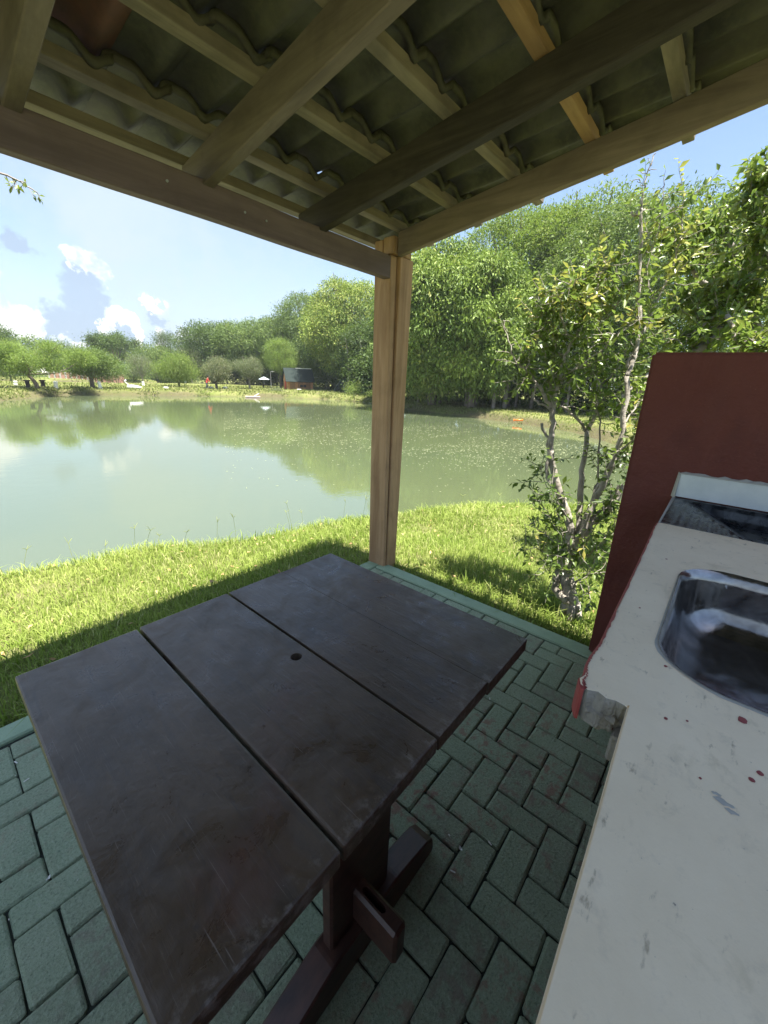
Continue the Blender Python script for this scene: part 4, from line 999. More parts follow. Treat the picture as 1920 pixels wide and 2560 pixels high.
# shrub-tree behind the wall (right)
def wall_tree():
    A = Acc(); random.seed(33); LC = []; LD = []; TI = []; WM = []
    D = 5.2
    root = onz(1900, 1250, -.2); root = hd(1850, 1300, 5.0); root.z = gz(root.x, root.y)
    stems = [([(1560, 1000), (1640, 930), (1770, 859), (1816, 789), (1870, 740), (1950, 690)], .05, .02, 4.2, 5.2), ([(1950, 1000), (1900, 860), (1860, 700), (1820, 600), (1800, 520)], .06, .015, 5, 5.4), ([(1900, 860), (1820, 760), (1740, 690), (1690, 620), (1660, 590)], .03, .008, 5, 4.8), ([(1950, 800), (1930, 650), (1900, 520), (1890, 470), (1905, 440)], .035, .008, 4.6, 4.6), ([(1816, 789), (1760, 740), (1700, 760), (1650, 800)], .02, .006, 5, 4.6), ([(1860, 700), (1900, 620), (1930, 560)], .02, .006, 5, 4.4), ([(1820, 760), (1750, 820), (1690, 850)], .02, .006, 4.6, 4.4), ([(1816, 789), (1850, 860), (1900, 870)], .02, .006, 4.4, 4.2), ([(1740, 690), (1720, 640), (1740, 590), (1780, 560)], .014, .004, 5, 5)]
    for lst, r0, r1, d0, d1 in stems:
        n = len(lst); Q = smooth_path([hd(x, y, d0 + (d1 - d0) * i / (n - 1)) for i, (x, y) in enumerate(lst)], 4, .01)
        A.add(tube(Q, [r0 + (r1 - r0) * i / (len(Q) - 1) for i in range(len(Q))], 7))
        Lt = sum((Q[i + 1] - Q[i]).length for i in range(len(Q) - 1))
        for i in range(int(Lt * 74)):
            t = random.random() ** .8 * (len(Q) - 1.001); k_ = int(t); b = Q[k_].lerp(Q[k_ + 1], t - k_)
            v = (Vector([random.gauss(0, 1) for _ in range(3)]) + Vector((0, 0, .3))).normalized(); L = random.uniform(.12, .36); q0 = b; ti = random.uniform(.1, .9); wm = random.choice((0, 0, 0, .3))
            Qs = [b]
            for s in range(4): v = (v + Vector([random.gauss(0, .25) for _ in range(3)])).normalized(); Qs.append(Qs[-1] + v * L / 4)
            A.add(tube(Qs, [.004, .0035, .003, .002, .001], 4, False))
            for j in range(int(L / .016)):
                t2 = (j + 1) / int(L / .016) * 3.999; kk = int(t2); bb = Qs[kk].lerp(Qs[kk + 1], t2 - kk); s = Vector([random.gauss(0, 1) for _ in range(3)])
                LC.append(bb); LD.append(s + Vector((0, 0, -.25))); TI.append(ti + random.gauss(0, .15)); WM.append(wm)
    n = len(LC); print('wall tree leaves', n)
    V, F = leaves(np.array(LC), np.array(LD), rng.uniform(.045, .085, n), rng.uniform(.024, .04, n))
    A.add(tube(smooth_path([root - Vector((0, 0, .1)), root + Vector((.1, .1, .7)), hd(1950, 1000, 5.0)], 4), [.09] * 9, 9))
    t = empty('tall_shrub', root, 'leafy pale-barked shrub rising above the red wall at the right edge', 'shrub')
    child_at(A.obj('trunk', m_bark_grey, smooth=True), t)
    child_at(mobj('crown', V, F, m_leaf_near, attrs={'tint': np.clip(np.repeat(TI, 4), 0, 1), 'warm': np.repeat(WM, 4)}), t)
wall_tree()

# ------------------------------------------------------------------ big trees on the right bank and forest
def top_z(px, py, D): return hd(px, py, D).z
def forest_tree(px, D, ytop, wpx, mat, label, n, leaf, wid, seed, bot=.18, per=14, name='broadleaf_tree', group=None, warm=.1, droop=.5, nlob=46, gzz=None, lob=.27, rot=0, inner=.12, barkm=None, spread=None):
    p = hd(px, ytop, D); z0 = gz(p.x, p.y) if gzz is None else gzz
    H_ = p.z - z0; dep = D * math.cos(math.atan2(px - 960, 990)) ; rx = wpx / 2 / 990 * (D * .95 / max(.55, math.cos(math.atan((px - 960) / 990.))) )
    zc = H_ * (bot + 1) / 2; rz = H_ * (1 - bot) / 2
    lo = blob_lobes(nlob, rx, rz, zc, lob, seed)
    # normalise so the highest lobe touches the wanted height
    mx = max(l[2] + l[5] for l in lo); lo = [(l[0], l[1], l[2] * H_ / mx if mx > 0 else l[2], l[3], l[4], l[5] * H_ / mx) for l in lo]
    return make_tree(name, px, ytop, D, lo, n, per, leaf, wid, mat, label, 'tree', group, trunk_r=H_ * .022 + .05, hh=H_, gz_=z0, droop=droop, warm=warm, spread=spread if spread else leaf * 1.25, inner=inner, barkm=barkm, nl=9)
GF = 'big trees of the wood behind the pond'
def G(*a, **k): return forest_tree(*a, group=GF, **k)
G(1110, 38, 598, 250, m_leaf_ficus, 'tall bright green tree just right of the post, drooping to the bank', 6000, .34, .12, 1, bot=.02, droop=1.0, warm=.12)
G(1215, 36, 640, 200, m_leaf_ficus, 'bright drooping tree low over the bank, left of the small tree', 4400, .32, .12, 2, bot=.03, droop=1.0, warm=.05)
G(1350, 50, 520, 300, m_leaf_feather, 'feathery yellow-green tree rising behind the small tree', 6000, .34, .10, 3, bot=.25, droop=.1, warm=.15, lob=.26)
G(1500, 46, 500, 260, m_leaf_feather, 'feathery light green tree right of the dead twig', 4800, .32, .10, 4, bot=.2, droop=.1, warm=.2)
G(1660, 40, 480, 300, m_leaf_mid, 'high mid-green tree above the red wall', 4500, .26, .09, 5, bot=.1, warm=.2)
G(1850, 36, 520, 300, m_leaf_mid, 'leafy mid-green tree at the right edge of the view', 4200, .24, .08, 6, bot=.05)
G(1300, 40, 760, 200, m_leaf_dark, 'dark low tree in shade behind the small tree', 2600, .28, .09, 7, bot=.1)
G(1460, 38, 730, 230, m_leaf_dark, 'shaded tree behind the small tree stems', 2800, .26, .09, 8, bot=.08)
G(1010, 46, 712, 150, m_leaf_mid, 'narrow mid-green tree right behind the post', 2400, .30, .10, 9, bot=.08)
G(872, 66, 700, 200, m_leaf_ficus, 'sunlit yellow-green round tree just left of the post', 5200, .34, .12, 10, bot=.12, warm=.45, droop=.8, nlob=50)
G(770, 84, 735, 170, m_leaf_mid, 'mid-green tree behind the leaning bare trunks', 3600, .34, .12, 11, bot=.08)
G(700, 86, 790, 150, m_leaf_mid, 'rounded green tree behind the cabin', 3000, .36, .13, 12, bot=.06)
G(610, 90, 800, 170, m_leaf_mid, 'broad green tree left of the cabin', 3200, .40, .14, 13, bot=.05)
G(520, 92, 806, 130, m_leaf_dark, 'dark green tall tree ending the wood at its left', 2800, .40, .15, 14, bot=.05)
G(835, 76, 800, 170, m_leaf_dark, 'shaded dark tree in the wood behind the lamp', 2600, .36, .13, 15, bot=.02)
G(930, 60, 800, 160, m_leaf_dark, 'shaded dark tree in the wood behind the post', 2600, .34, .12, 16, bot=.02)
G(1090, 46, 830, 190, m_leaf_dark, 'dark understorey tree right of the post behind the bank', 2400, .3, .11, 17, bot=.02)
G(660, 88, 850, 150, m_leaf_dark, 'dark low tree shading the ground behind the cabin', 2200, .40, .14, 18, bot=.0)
# dark wood floor mass far behind so that no horizon shows between trunks
def hedge(name, pts, h, n, leaf, mat, label, depth=5, seed=0, warm=.05):
    r_ = np.random.default_rng(seed); lo = []
    P = [Vector(p) for p in pts]
    for a, b in zip(P[:-1], P[1:]):
        m = max(2, int((b - a).length / 3.2))
        for i in range(m):
            c = a.lerp(b, (i + r_.uniform(0, 1)) / m); hh = h * r_.uniform(.65, 1.1); lo.append((c.x + r_.normal() * depth * .3, c.y + r_.normal() * depth * .3, hh * .45 - .4, r_.uniform(2, 3.6), r_.uniform(2, 3.6), hh * .55))
    V, F, ti, wm = crown_arrays(lo, n, 12, leaf, leaf * .4, droop=.3, spread=leaf * 1.3, inner=.3, flat_bottom=-1.5, warm=warm)
    mobj(name, V, F, mat, attrs={'tint': ti, 'warm': wm}, kind='stuff', label=label, category='undergrowth')
def hp(px, D): p = hd(px, 900, D); return (p.x, p.y)
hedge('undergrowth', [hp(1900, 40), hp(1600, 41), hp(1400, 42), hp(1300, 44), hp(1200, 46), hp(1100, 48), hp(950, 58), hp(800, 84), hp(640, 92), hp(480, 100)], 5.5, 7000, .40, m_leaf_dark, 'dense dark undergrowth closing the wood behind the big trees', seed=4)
hedge('far_hedge', [hp(520, 108), hp(400, 118), hp(260, 125), hp(120, 125), hp(-40, 118), hp(-200, 100)], 7.5, 4200, .50, m_leaf_mid, 'far line of mixed green bushes closing the view on the left', seed=6, warm=.2)
# trunks visible in the shade under the wood
slim = None; random.seed(14)
for i, (px, D, ww) in enumerate(((1046, 40, .12), (1068, 42, .10), (1100, 41, .12), (1165, 38, .14), (1190, 40, .1), (1235, 36, .18), (1262, 37, .2), (1290, 39, .12), (1330, 38, .14), (1385, 37, .12), (980, 47, .12), (905, 56, .14), (870, 57, .12), (1420, 36, .13))):
    p = hd(px, 1000, D); z = gz(p.x, p.y)
    V_, F_ = tube(smooth_path([(0, 0, -.3), (random.uniform(-.15, .15), 0, 2), (random.uniform(-.3, .3), .1, 4.5), (random.uniform(-.5, .5), .3, 7)], 3), [ww * (1 - .05 * k) for k in range(10)], 7)
    o = mobj('tree_trunk', V_, F_, m_bark_grey, smooth=True, label='slim bare trunk in the shade of the wood beyond the right bank', category='trunk', group='slim trunks under the big trees'); o.location = (p.x, p.y, z)

# ------------------------------------------------------------------ lawn trees at the left
GL = 'lawn trees beyond the pond'
def small(px, py, ytop, wpx, mat, label, n, leaf, wid, seed, D=None, bot=.3, droop=.2, barkm=None, nlob=16, warm=.1, tr=.12, fork=.42, per=12, lean=(0, 0), lob=.36, spread=None):
    if D is None: b = onz(px, py, -.35); D = math.hypot(b.x, b.y)
    p = hd(px, py, D); z0 = gz(p.x, p.y); top = hd(px, ytop, D).z; H_ = top - z0; rx = wpx / 2 / 990 * D * .93 * math.sqrt(1 + ((px - 960) / 990.) ** 2) / 1.25
    lo = blob_lobes(nlob, rx, H_ * (1 - bot) / 2, H_ * (1 + bot) / 2, lob, seed)
    r_ = np.random.default_rng(seed + 500); lo = [(l[0] * r_.uniform(.55, 1.3), l[1] * r_.uniform(.55, 1.3), l[2] + r_.normal() * H_ * .045, *[v * q for v, q in zip(l[3:], [r_.uniform(.55, 1.25)] * 3)]) for l in lo]; mx = max(l[2] + l[5] for l in lo)
    lo = [(l[0], l[1], l[2] * H_ / mx, l[3], l[4], l[5] * H_ / mx) for l in lo]
    return make_tree('lawn_tree', px, py, D, lo, n, per, leaf, wid, mat, label, 'tree', GL, trunk_r=tr, hh=H_, gz_=z0, droop=droop, warm=warm, spread=spread or leaf * 1.9, barkm=barkm, fork=fork, lean=lean, inner=.35, nl=8)
small(96, 970, 858, 165, m_leaf_willow, 'wide spreading light green tree at far left with two dark stools under it', 2400, .20, .05, 31, bot=.42, tr=.16, fork=.35, nlob=14, lean=(-.6, .4))
small(232, 969, 872, 92, m_leaf_mid, 'upright mid-green tree left of centre of the far lawn', 1700, .20, .06, 32, bot=.22, tr=.2, fork=.3)
small(450, 968, 888, 90, m_leaf_willow, 'small weeping willow-like tree with drooping pale foliage', 1500, .24, .045, 33, bot=.18, droop=1.6, warm=.25, tr=.13)
small(543, 972, 898, 84, m_leaf_grey, 'olive green small tree right of the person in red', 1200, .18, .055, 34, bot=.32, warm=.35, tr=.15, fork=.3)
small(625, 973, 893, 76, m_leaf_grey, 'thin grey-green small tree left of the parasol', 850, .18, .05, 35, bot=.3, tr=.13, barkm=m_bark_grey, fork=.3)
small(703, 971, 848, 106, m_leaf_willow, 'pale green tree overhanging the wooden cabin', 2100, .20, .055, 36, bot=.30, droop=.5, tr=.14)
small(357, 952, 893, 52, m_leaf_grey, 'thin pale-barked tree standing beyond the back pond', 500, .22, .06, 37, D=84, bot=.45, barkm=m_bark_grey, tr=.12)
small(300, 950, 843, 104, m_leaf_dark, 'dark umbrella-shaped tree rising above the others at left', 1700, .36, .12, 38, D=105, bot=.62, tr=.3, nlob=14, lob=.34)
small(12, 950, 820, 60, m_leaf_dark, 'dark tall tree at the left edge of the far lawn', 1100, .36, .12, 39, D=105, bot=.3, tr=.25)
small(430, 952, 836, 60, m_leaf_dark, 'dark pointed conifer behind the willow-like tree', 900, .34, .08, 40, D=112, bot=.1, tr=.2, lob=.3)
small(132, 950, 856, 44, m_leaf_dark, 'pointed conifer behind the spreading tree', 600, .34, .08, 41, D=112, bot=.1, tr=.2, lob=.32)
small(176, 950, 856, 44, m_leaf_dark, 'second pointed conifer, between the spreading tree and the upright one', 600, .34, .08, 42, D=112, bot=.1, tr=.2, lob=.32)
small(395, 950, 872, 90, m_leaf_mid, 'soft green tree behind the white stumps', 1100, .32, .10, 43, D=96, bot=.2, warm=.25)
small(255, 952, 884, 70, m_leaf_mid, 'low green tree in front of the umbrella-shaped tree', 800, .30, .10, 44, D=90, bot=.2, warm=.2)
small(30, 955, 862, 90, m_leaf_willow, 'light green tree behind the far left lawn', 1100, .30, .09, 45, D=82, bot=.25, warm=.2)
small(480, 953, 874, 60, m_leaf_grey, 'bare greyish tree with sparse leaves behind the person in red', 380, .24, .05, 46, D=86, bot=.35, barkm=m_bark_grey)
small(335, 955, 905, 60, m_leaf_mid, 'small bush-like tree beyond the swan ornament', 600, .26, .08, 47, D=88, bot=.15)

# leaning bare trunks by the lamp
for lst, r_, lab in (([(826, 974), (805, 930), (788, 890), (776, 860)], .16, 'long pale bare trunk leaning left behind the cabin'), ([(818, 974), (806, 945), (797, 915)], .10, 'shorter pale trunk leaning beside the long one')):
    b = onz(lst[0][0], lst[0][1], -.4); D = math.hypot(b.x, b.y); Q = smooth_path([hd(x, y, D) for x, y in lst], 3)
    mobj('leaning_trunk', *tube(Q, [r_ * (1 - .06 * i) for i in range(len(Q))], 7), m_bark_grey, smooth=True, label=lab, category='trunk')

# ------------------------------------------------------------------ far objects
def site(px, py, z=-.35):
    p = onz(px, py, z); return Vector((p.x, p.y, gz(p.x, p.y))), math.atan2(p.y, p.x)
def local(o_list, e): 
    for o in o_list: o.parent = e
# cabin
loc, az = site(746, 974)
e = empty('wooden_cabin', loc, 'small orange-brown timber cabin with steep dark green roof on the far bank', 'cabin', rz=az - PI / 2 + .25)
w2, d2, hw, hr = 2.0, 1.3, 1.25, 3.05
for k in range(10):
    a_ = Acc(); x0 = -w2 + k * .4; z1 = hw; a_.box(x0 + .012, x0 + .388, -d2 - .03 + (.006 if k % 2 else 0), -d2 + .02, 0, z1); a_.obj('wall_board', m_cabin2 if k % 3 else m_cabin, e)
a_ = Acc(); a_.box(-w2 + .03, w2 - .03, -d2 + .022, d2, .0, hw - .01); a_.obj('wall', m_cabin, e)
for sx in (-1, 1):
    a_ = Acc(); x = sx * w2
    V_ = [(x - .03, -d2, hw), (x - .03, d2, hw), (x - .03, 0, hr - .08), (x + .03, -d2, hw), (x + .03, d2, hw), (x + .03, 0, hr - .08)]
    a_.add((V_, [(0, 1, 2), (5, 4, 3), (0, 3, 4, 1), (1, 4, 5, 2), (2, 5, 3, 0)])); a_.obj('gable', m_cabin, e)
for sy in (-1, 1):
    V_ = [(-w2 - .25, sy * (d2 + .25), hw - .15), (w2 + .25, sy * (d2 + .25), hw - .15), (w2 + .25, 0, hr), (-w2 - .25, 0, hr)]; V_ += [(x, y, z + .07) for x, y, z in V_]
    a_ = Acc(); a_.add((V_, [(3, 2, 1, 0), (4, 5, 6, 7), (0, 1, 5, 4), (1, 2, 6, 5), (2, 3, 7, 6), (3, 0, 4, 7)])); a_.obj('roof', m_roofgreen, e)
a_ = Acc(); a_.box(-w2 * .2, w2 + .1, -.06, .06, hr + .03, hr + .12); a_.obj('ridge_cap', m_white, e)
a_ = Acc(); a_.box(-.15, .95, -d2 - .07, -d2 - .034, .28, .85); f_ = a_.obj('window', m_cabin, e)
for k in range(2): a_ = Acc(); a_.box(-.08 + k * .52, .38 + k * .52, -d2 - .09, -d2 - .072, .36, .78); a_.obj('pane', m_dark, f_)
a_ = Acc(); a_.box(-w2 - .055, -w2 - .034, -.5, .2, .05, 1.15); a_.obj('door', m_redcloth, e)
# lamp posts
for px, yt, yb2, lab in ((844, 918, 972, 'thin grey lamp post with white head in front of the dark wood near the post'), (795, 921, 972, 'thin lamp post beside the leaning trunks'), (678, 930, 968, 'lamp post with flat white head left of the cabin')):
    b = onz(px, yb2, -.35); D = math.hypot(b.x, b.y); zt = hd(px, yt, D).z; z0 = gz(b.x, b.y)
    e = empty('lamp_post', (b.x, b.y, z0), lab, 'lamp post', 'lamp posts on the far bank', rz=math.atan2(b.y, b.x) + PI / 2)
    mobj('pole', *tube([(0, 0, -.2), (0, 0, zt - z0)], [.045, .03], 8), m_metal, e)
    a_ = Acc(); h_ = zt - z0; a_.add(tube([(.02, 0, h_), (-.12, 0, h_ + .08), (-.3, 0, h_ + .1)], [.03, .03, .02], 6)); a_.obj('arm', m_metal, e)
    a_ = Acc(); a_.box(-.62, -.24, -.12, .12, h_ + .02, h_ + .14); a_.obj('lamp_head', m_white, e)
# stumps
ST = [(40, 964, .35, 'white painted stump standing furthest left on the far lawn'), (140, 969, .55, 'white painted stump just right of the spreading tree'), (251, 970, .60, 'white painted stump right of the upright tree'), (359, 965, .45, 'white painted stump right of the swan ornament'),
      (337, 955, .5, 'white stump beyond the back pond, first of a row'), (350, 954, .4, 'white stump beyond the back pond, second of a row'), (369, 955, .5, 'white stump beyond the back pond, third of a row'), (425, 956, .8, 'tall white stump just left of the weeping tree'), (464, 957, .7, 'white slanted stump right of the weeping tree'), (506, 957, .8, 'white stump left of the person in red'), (602, 956, .5, 'white stump behind the far tables')]
sm = mesh_np('white_stump', *tube([(0, 0, -.1), (0, 0, .55), (0, 0, .92), (0, 0, 1.0)], [.32, .26, .28, .22], 10), m_white, smooth=False)
for px, py, h_, lab in ST:
    loc, az = site(px, py); o = bpy.data.objects.new('white_stump', sm); o.location = loc; o.scale = (.62, .62, h_ * 1.2); o.rotation_euler = (random.uniform(-.08, .08), random.uniform(-.08, .08), random.uniform(0, 3))
    link(o, label=lab, category='stump', group='white painted stumps on the far lawn')
# dark T stools
def stool(px, py, lab):
    loc, az = site(px, py); e = empty('garden_stool', loc, lab, 'stool', 'dark stools under the spreading tree', rz=az - PI / 2)
    a_ = Acc(); a_.box(-.26, .26, -.26, .26, .62, .72); a_.obj('seat', m_darkwood, e)
    mobj('leg', *tube([(0, 0, -.1), (0, 0, .3), (0, 0, .62)], [.2, .16, .17], 8), m_darkwood, e)
stool(71, 969, 'dark square-topped stool left of the spreading tree trunk'); stool(109, 968, 'dark square-topped stool right of the spreading tree trunk')
# swan ornament
loc, az = site(322, 971)
e = empty('swan_ornament', loc, 'white swan-shaped ornament with upright curved neck on the far bank', 'ornament', rz=az - PI / 2)
mobj('body', *tube(smooth_path([(-.15, 0, .16), (.1, 0, .2), (.55, 0, .2), (.95, 0, .16), (1.25, 0, .22)], 3), [.08, .16, .2, .22, .23, .23, .23, .22, .2, .18, .14, .09, .03], 9), m_white, e, smooth=True)
mobj('neck', *tube(smooth_path([(-.1, 0, .22), (-.02, 0, .48), (-.22, 0, .66), (-.28, 0, .82), (-.12, 0, .9), (-.34, 0, .82)], 3), [.09, .08, .07, .065, .06, .06, .06, .06, .06, .06, .07, .08, .08, .07, .05, .02], 8), m_white, e, smooth=True)
# white parasol with table
loc, az = site(661, 972)
e = empty('garden_parasol', loc, 'small white parasol over a low dark table left of the cabin', 'parasol', rz=az)
mobj('pole', *tube([(0, 0, 0), (0, 0, 1.55)], [.03, .025], 6), m_metal, e)
n_ = 8; V_ = [(0, 0, 1.72)] + [(.85 * math.cos(2 * PI * k / n_), .85 * math.sin(2 * PI * k / n_), 1.32) for k in range(n_)] + [(0, 0, 1.66)]
mobj('canopy', V_, [(0, 1 + k, 1 + (k + 1) % n_) for k in range(n_)] + [(n_ + 1, 1 + (k + 1) % n_, 1 + k) for k in range(n_)], m_bluew, e)
loc2 = loc.copy()
e = empty('garden_table', (loc.x + .05, loc.y + .3, loc.z), 'low dark round table under the white parasol', 'table')
mobj('table_top', *tube([(0, 0, .5), (0, 0, .58)], [.6, .6], 12), m_darkwood, e); mobj('leg', *tube([(0, 0, 0), (0, 0, .5)], [.12, .1], 8), m_darkwood, e)
# small picnic tables at the back
for px, py, lab in ((575, 958, 'low pale picnic table in the shade at the back of the lawn'), (590, 957, 'second low picnic table close to the trees'), (548, 958, 'dark picnic table behind the olive green tree')):
    loc, az = site(px, py); e = empty('picnic_table', loc, lab, 'table', 'picnic tables at the back', rz=az - PI / 2)
    a_ = Acc(); a_.box(-.8, .8, -.35, .35, .68, .75); a_.obj('table_top', m_raft, e)
    for s in (-1, 1):
        a_ = Acc(); a_.box(s * .55 - .05, s * .55 + .05, -.25, .25, 0, .68); a_.obj('leg', m_darkwood, e)
        a_ = Acc(); a_.box(-.8, .8, s * .65 - .12, s * .65 + .12, .38, .44); a_.obj('bench', m_raft, e)
# white flat stones / boards at the bank
for px, py, w_, lab in ((748, 976.5, .32, 'small white board lying on the bank in front of the cabin'), (527, 971.5, .28, 'white bag lying on the bank below the person in red'), (563, 972, .28, 'white bag on the bank right of the olive tree'), (415, 971, .25, 'small white block low on the bank near the weeping tree')):
    loc, az = site(px, py); bm = bmesh.new(); hexa(bm, box_pts(-w_, w_, -.2, .2, 0, .22), .04); o = bm_obj('white_block', bm, m_white, label=lab, category='block'); o.location = loc; o.rotation_euler = (0, 0, az - PI / 2 + .2)
# raft
loc = onz(632, 994, WZ); az = math.atan2(loc.y, loc.x)
e = empty('wooden_raft', (loc.x, loc.y, WZ), 'low pinkish plank raft floating against the far bank', 'raft', rz=az - PI / 2)
for k in range(4): a_ = Acc(); a_.box(-.85, .85, -.6 + k * .3, -.33 + k * .3, .06, .16); a_.obj('deck_board', m_raft, e)
a_ = Acc(); a_.box(-.75, .75, -.5, -.3, -.06, .058); a_.box(-.75, .75, .3, .5, -.06, .058); a_.obj('floats', m_metal, e)
a_ = Acc(); V_, F_ = tube([(.2, 0, .18), (.75, 0, .5)], [.05, .05], 6); a_.add((V_, F_)); a_.obj('paddle', m_white, e)
# tilted pale sheets right of the lamp
loc, az = site(856, 979)
e = empty('tarp_tent', loc, 'small pale blue-white ridge tent of stiff sheeting at the edge of the dark wood', 'tent', rz=az - PI / 2 - .5)
for s in (-1, 1):
    V_ = [(s * .95, -1.0, 0), (s * .95, 1.0, 0), (.1, .8, 1.75), (.1, -.8, 1.75)]; V_ += [(x + .03 * s, y, z + .03) for x, y, z in V_]
    mobj('sheet', V_, [(3, 2, 1, 0), (4, 5, 6, 7), (0, 1, 5, 4), (1, 2, 6, 5), (2, 3, 7, 6), (3, 0, 4, 7)], m_bluew, e)
mobj('ridge_pole', *tube([(.1, -1.1, 1.74), (.1, 1.1, 1.74)], [.05, .05], 6), m_metal, e)
# brick wall and white house at the far left, beyond the back pond
def far_box(name, pxa, pxb, ytop, ybot, D, mat, label, cat, thick=.4):
    a = hd(pxa, ybot, D); b = hd(pxb, ybot, D); z0 = min(gz(a.x, a.y), gz(b.x, b.y)) - .2; z1 = hd((pxa + pxb) / 2, ytop, D).z
    d = Vector((b.x - a.x, b.y - a.y)); L = d.length; an_ = math.atan2(d.y, d.x)
    e = empty(name, (a.x, a.y, z0), label, cat, rz=an_); return e, L, z1 - z0
e, L, h_ = far_box('brick_wall', 125, 245, 932, 950, 98, m_brick, 'long pink brick garden wall beyond the back pond, left part', 'wall')
npn = 9
for k in range(npn): a_ = Acc(); a_.box(L * k / npn + .05, L * (k + 1) / npn - .05, 0, .2, 0, h_ * random.uniform(.92, 1)); a_.obj('wall_panel', m_brick, e)
for k in range(npn + 1): a_ = Acc(); a_.box(L * k / npn - .12, L * k / npn + .12, -.06, .26, 0, h_ * 1.04); a_.obj('pier', m_plaster, e)
e, L, h_ = far_box('brick_wall', 250, 312, 936, 952, 96, m_brick, 'shorter darker brick wall right of the long pink one', 'wall')
for k in range(4): a_ = Acc(); a_.box(L * k / 4 + .04, L * (k + 1) / 4 - .04, 0, .2, 0, h_); a_.obj('wall_panel', m_brick, e)
e, L, h_ = far_box('white_house', 40, 116, 930, 950, 104, m_white, 'low white house with pale roof seen under the spreading tree', 'house')
a_ = Acc(); a_.box(0, L, 0, 5, 0, h_); a_.obj('wall', m_white, e)
V_ = [(-.4, -.4, h_), (L + .4, -.4, h_), (L + .4, 5.4, h_), (-.4, 5.4, h_), (-.4, 2.5, h_ + 1.1), (L + .4, 2.5, h_ + 1.1)]
mobj('roof', V_, [(0, 1, 5, 4), (2, 3, 4, 5), (1, 2, 5), (3, 0, 4), (3, 2, 1, 0)], m_roofgrey, e)
for k in range(4):
    a_ = Acc(); x = L * (.12 + .24 * k); a_.box(x, x + .9, -.05, -.002, h_ * .4, h_ * .78); w_ = a_.obj('window', m_white, e); a_ = Acc(); a_.box(x + .08, x + .82, -.07, -.052, h_ * .44, h_ * .74); a_.obj('pane', m_dark, w_)
e, L, h_ = far_box('pale_house', 262, 298, 903, 950, 122, m_white, 'white gabled house roof showing beneath the umbrella-shaped tree', 'house')
a_ = Acc(); a_.box(0, L, 0, 6, 0, h_ * .62); a_.obj('wall', m_white, e)
V_ = [(-.4, -.3, h_ * .62), (L + .4, -.3, h_ * .62), (L / 2, -.3, h_), (-.4, 6.3, h_ * .62), (L + .4, 6.3, h_ * .62), (L / 2, 6.3, h_)]
mobj('roof', V_, [(0, 1, 2), (5, 4, 3), (0, 2, 5, 3), (2, 1, 4, 5), (0, 3, 4, 1)], m_roofgrey, e)
# person in red
def person():
    loc, az = site(518, 973)
    J = {'pel': (0, 0, .78), 'spi': (.06, 0, 1.0), 'che': (.14, 0, 1.2), 'nk': (.2, 0, 1.36), 'hd': (.25, 0, 1.48), 'hd2': (.27, 0, 1.58),
         'sl': (.14, .17, 1.27), 'el': (.24, .24, 1.02), 'wl': (.40, .18, .88), 'hl': (.47, .16, .84), 'sr': (.14, -.17, 1.27), 'er': (.26, -.22, 1.03), 'wr': (.42, -.14, .92), 'hr': (.49, -.12, .88),
         'pl': (0, .1, .74), 'kl': (.08, .12, .42), 'al': (-.02, .12, .07), 'tl': (.14, .13, .03), 'pr': (0, -.1, .74), 'kr': (-.02, -.12, .42), 'ar': (-.16, -.12, .07), 'tr': (0, -.13, .03)}
    Rd = {'pel': .14, 'spi': .13, 'che': .15, 'nk': .055, 'hd': .085, 'hd2': .08, 'sl': .065, 'el': .045, 'wl': .032, 'hl': .035, 'sr': .065, 'er': .045, 'wr': .032, 'hr': .035, 'pl': .1, 'kl': .065, 'al': .045, 'tl': .04, 'pr': .1, 'kr': .065, 'ar': .045, 'tr': .04}
    E_ = [('pel', 'spi'), ('spi', 'che'), ('che', 'nk'), ('nk', 'hd'), ('hd', 'hd2'), ('che', 'sl'), ('sl', 'el'), ('el', 'wl'), ('wl', 'hl'), ('che', 'sr'), ('sr', 'er'), ('er', 'wr'), ('wr', 'hr'), ('pel', 'pl'), ('pl', 'kl'), ('kl', 'al'), ('al', 'tl'), ('pel', 'pr'), ('pr', 'kr'), ('kr', 'ar'), ('ar', 'tr')]
    ks = list(J); me = bpy.data.meshes.new('body'); me.from_pydata([J[k] for k in ks], [(ks.index(a), ks.index(b)) for a, b in E_], []); o = bpy.data.objects.new('body', me); COL.objects.link(o)
    md = o.modifiers.new('s', 'SKIN')
    for k, v in zip(ks, me.skin_vertices[0].data): v.radius = (Rd[k], Rd[k]); v.use_root = (k == 'pel')
    o.modifiers.new('u', 'SUBSURF').levels = 1
    m2 = bpy.data.meshes.new_from_object(o.evaluated_get(bpy.context.evaluated_depsgraph_get())); o.modifiers.clear(); o.data = m2
    for m in (m_redcloth, m_jeans, m_skin): m2.materials.append(m)
    for p in m2.polygons: z = p.center.z; x = p.center.x; p.material_index = 1 if z < .80 and x < .3 else (2 if z > 1.36 or x > .40 else 0)
    m2.materials.pop(index=0) if m2.materials[0] is None else None
    e = empty('person', loc, 'standing person in a red top and dark trousers on the far bank, slightly bent', 'person', rz=az - PI / 2); o.parent = e
    bm = bmesh.new(); bmesh.ops.create_icosphere(bm, subdivisions=2, radius=.1, matrix=Matrix.Translation((.245, 0, 1.60)))
    bm_obj('hair', bm, m_dark, e, smooth=True)
person()
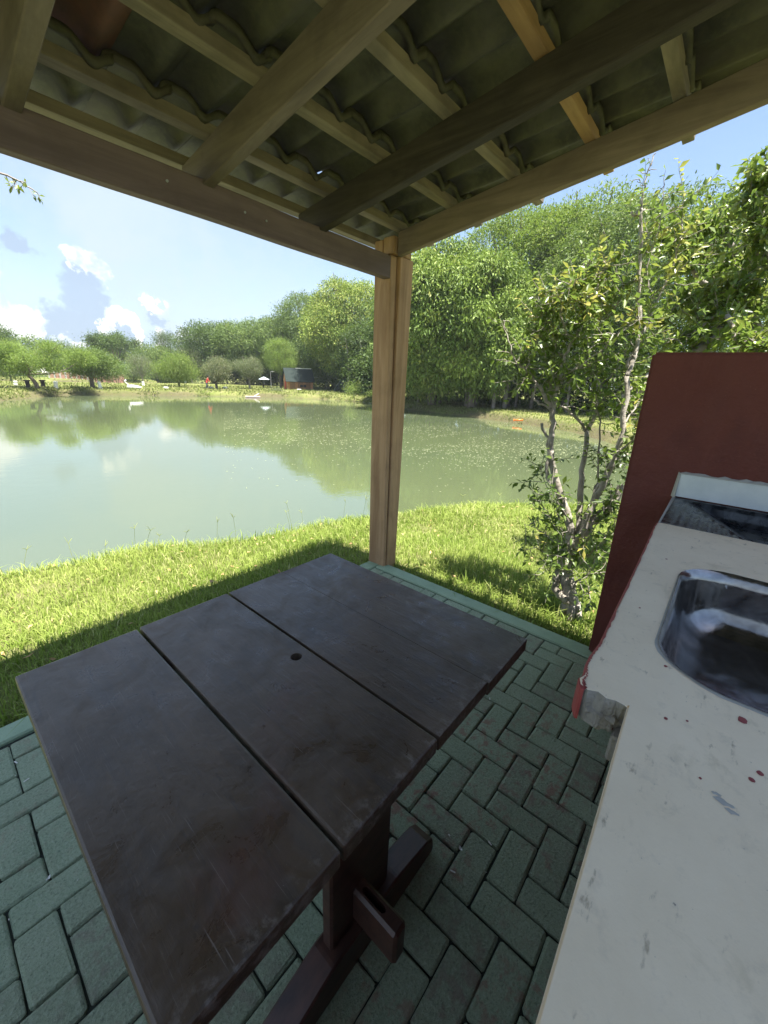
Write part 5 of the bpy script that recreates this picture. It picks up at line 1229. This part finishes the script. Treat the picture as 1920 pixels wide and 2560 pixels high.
# orange pipe and bank shrubs
b = onz(1296, 1052, -.78)
e = empty('outlet_pipe', b, 'orange drain pipe end poking from the right bank over the water', 'pipe', rz=math.atan2(b.y, b.x) + PI / 2)
mobj('pipe', *tube([(-.3, 0, .07), (.3, 0, .03)], [.06, .06], 12), m_orange, e, smooth=True)
mobj('rim', *tube([(.28, 0, .034), (.34, 0, .028)], [.075, .075], 12), m_orange, e)
def bush(px, py, z, r_, h_, n, mat, label, leaf=.12, D=None, seed=0):
    b = onz(px, py, z); lo = blob_lobes(7, r_, h_ * .5, h_ * .5, .5, seed); e = empty('waterside_shrub', (b.x, b.y, z), label, 'shrub')
    V, F, ti, wm = crown_arrays(lo, n, 8, leaf, leaf * .4, spread=leaf * 1.4, inner=.3, warm=.25, droop=.1); mobj('foliage', V, F, mat, e, attrs={'tint': ti, 'warm': wm})
    A = limbs(.03, h_, lo, .3, 6); A.obj('stem', m_bark, e)
bush(884, 1003, -.95, 1.0, 2.4, 170, m_leaf_willow, 'pale sparse shrub leaning over the water left of the post', .16, seed=3)
bush(935, 1002, -.9, 1.0, 1.2, 160, m_leaf_willow, 'low leafy clump at the waterline against the post', .14, seed=4)
bush(690, 988, -.9, 1.6, .8, 200, m_leaf_grey, 'brownish low clump on the bank right of the raft', .14, seed=5)
bush(668, 962, -.35, .9, 1.0, 120, m_leaf_mid, 'rounded small bush left of the cabin wall', .14, seed=6)
# hanging twig at the far left
def twig_l():
    A = Acc(); random.seed(4); LC = []; LD = []
    Q = smooth_path([hd(-60, 420, 3.1), hd(0, 433, 3.1), hd(40, 449, 3.1), hd(72, 468, 3.1), hd(92, 480, 3.1), hd(101, 499, 3.1)], 3, .003); A.add(tube(Q, [.006 - .0045 * i / (len(Q) - 1) for i in range(len(Q))], 5))
    for (a, b) in (((15, 440), (28, 470)), ((50, 452), (66, 456)), ((30, 446), (48, 470)), ((60, 460), (45, 474)), ((72, 468), (84, 492)), ((40, 449), (30, 476))):
        p0 = hd(*a, 3.1); p1 = hd(*b, 3.1 + random.uniform(-.04, .04)); A.add(tube([p0, p1], [.002, .0012], 4))
        for k in range(5): LC.append(p0.lerp(p1, .4 + .15 * k)); LD.append(Vector([random.gauss(0, 1) for _ in range(3)]) + Vector((0, 0, -.8)))
    for k in range(6): LC.append(Q[-1 - k // 2]); LD.append(Vector([random.gauss(0, 1) for _ in range(3)]) + Vector((0, 0, -1)))
    V, F = leaves(np.array(LC), np.array(LD), .028, .013); n = len(LC)
    e = empty('hanging_twig', hd(-60, 420, 3.1), 'thin leafy twig hanging into view against the sky at far left', 'twig')
    child_at(A.obj('stem', m_bark_grey), e); child_at(mobj('leaves', V, F, m_leaf_near, attrs={'tint': np.full(n * 4, .5), 'warm': np.full(n * 4, .2)}), e)
twig_l()
print('tris', sum(len(m.loops) - 2 * len(m.polygons) for m in bpy.data.meshes if m.users))

# ------------------------------------------------------------------ air
HD = 0.0004
hm = bpy.data.materials.new('thin_haze'); hm.use_nodes = True; nt_ = hm.node_tree; nt_.nodes.clear()
ho = nt_.nodes.new('ShaderNodeOutputMaterial'); hv = nt_.nodes.new('ShaderNodeVolumePrincipled'); hv.inputs['Density'].default_value = HD
hv.inputs['Color'].default_value = (.86, .92, 1, 1); hv.inputs['Anisotropy'].default_value = .2; nt_.links.new(hv.outputs[0], ho.inputs['Volume'])
A = Acc(); A.box(-150, 220, -120, 220, -3.2, 32); A.obj('haze', hm, kind='stuff')
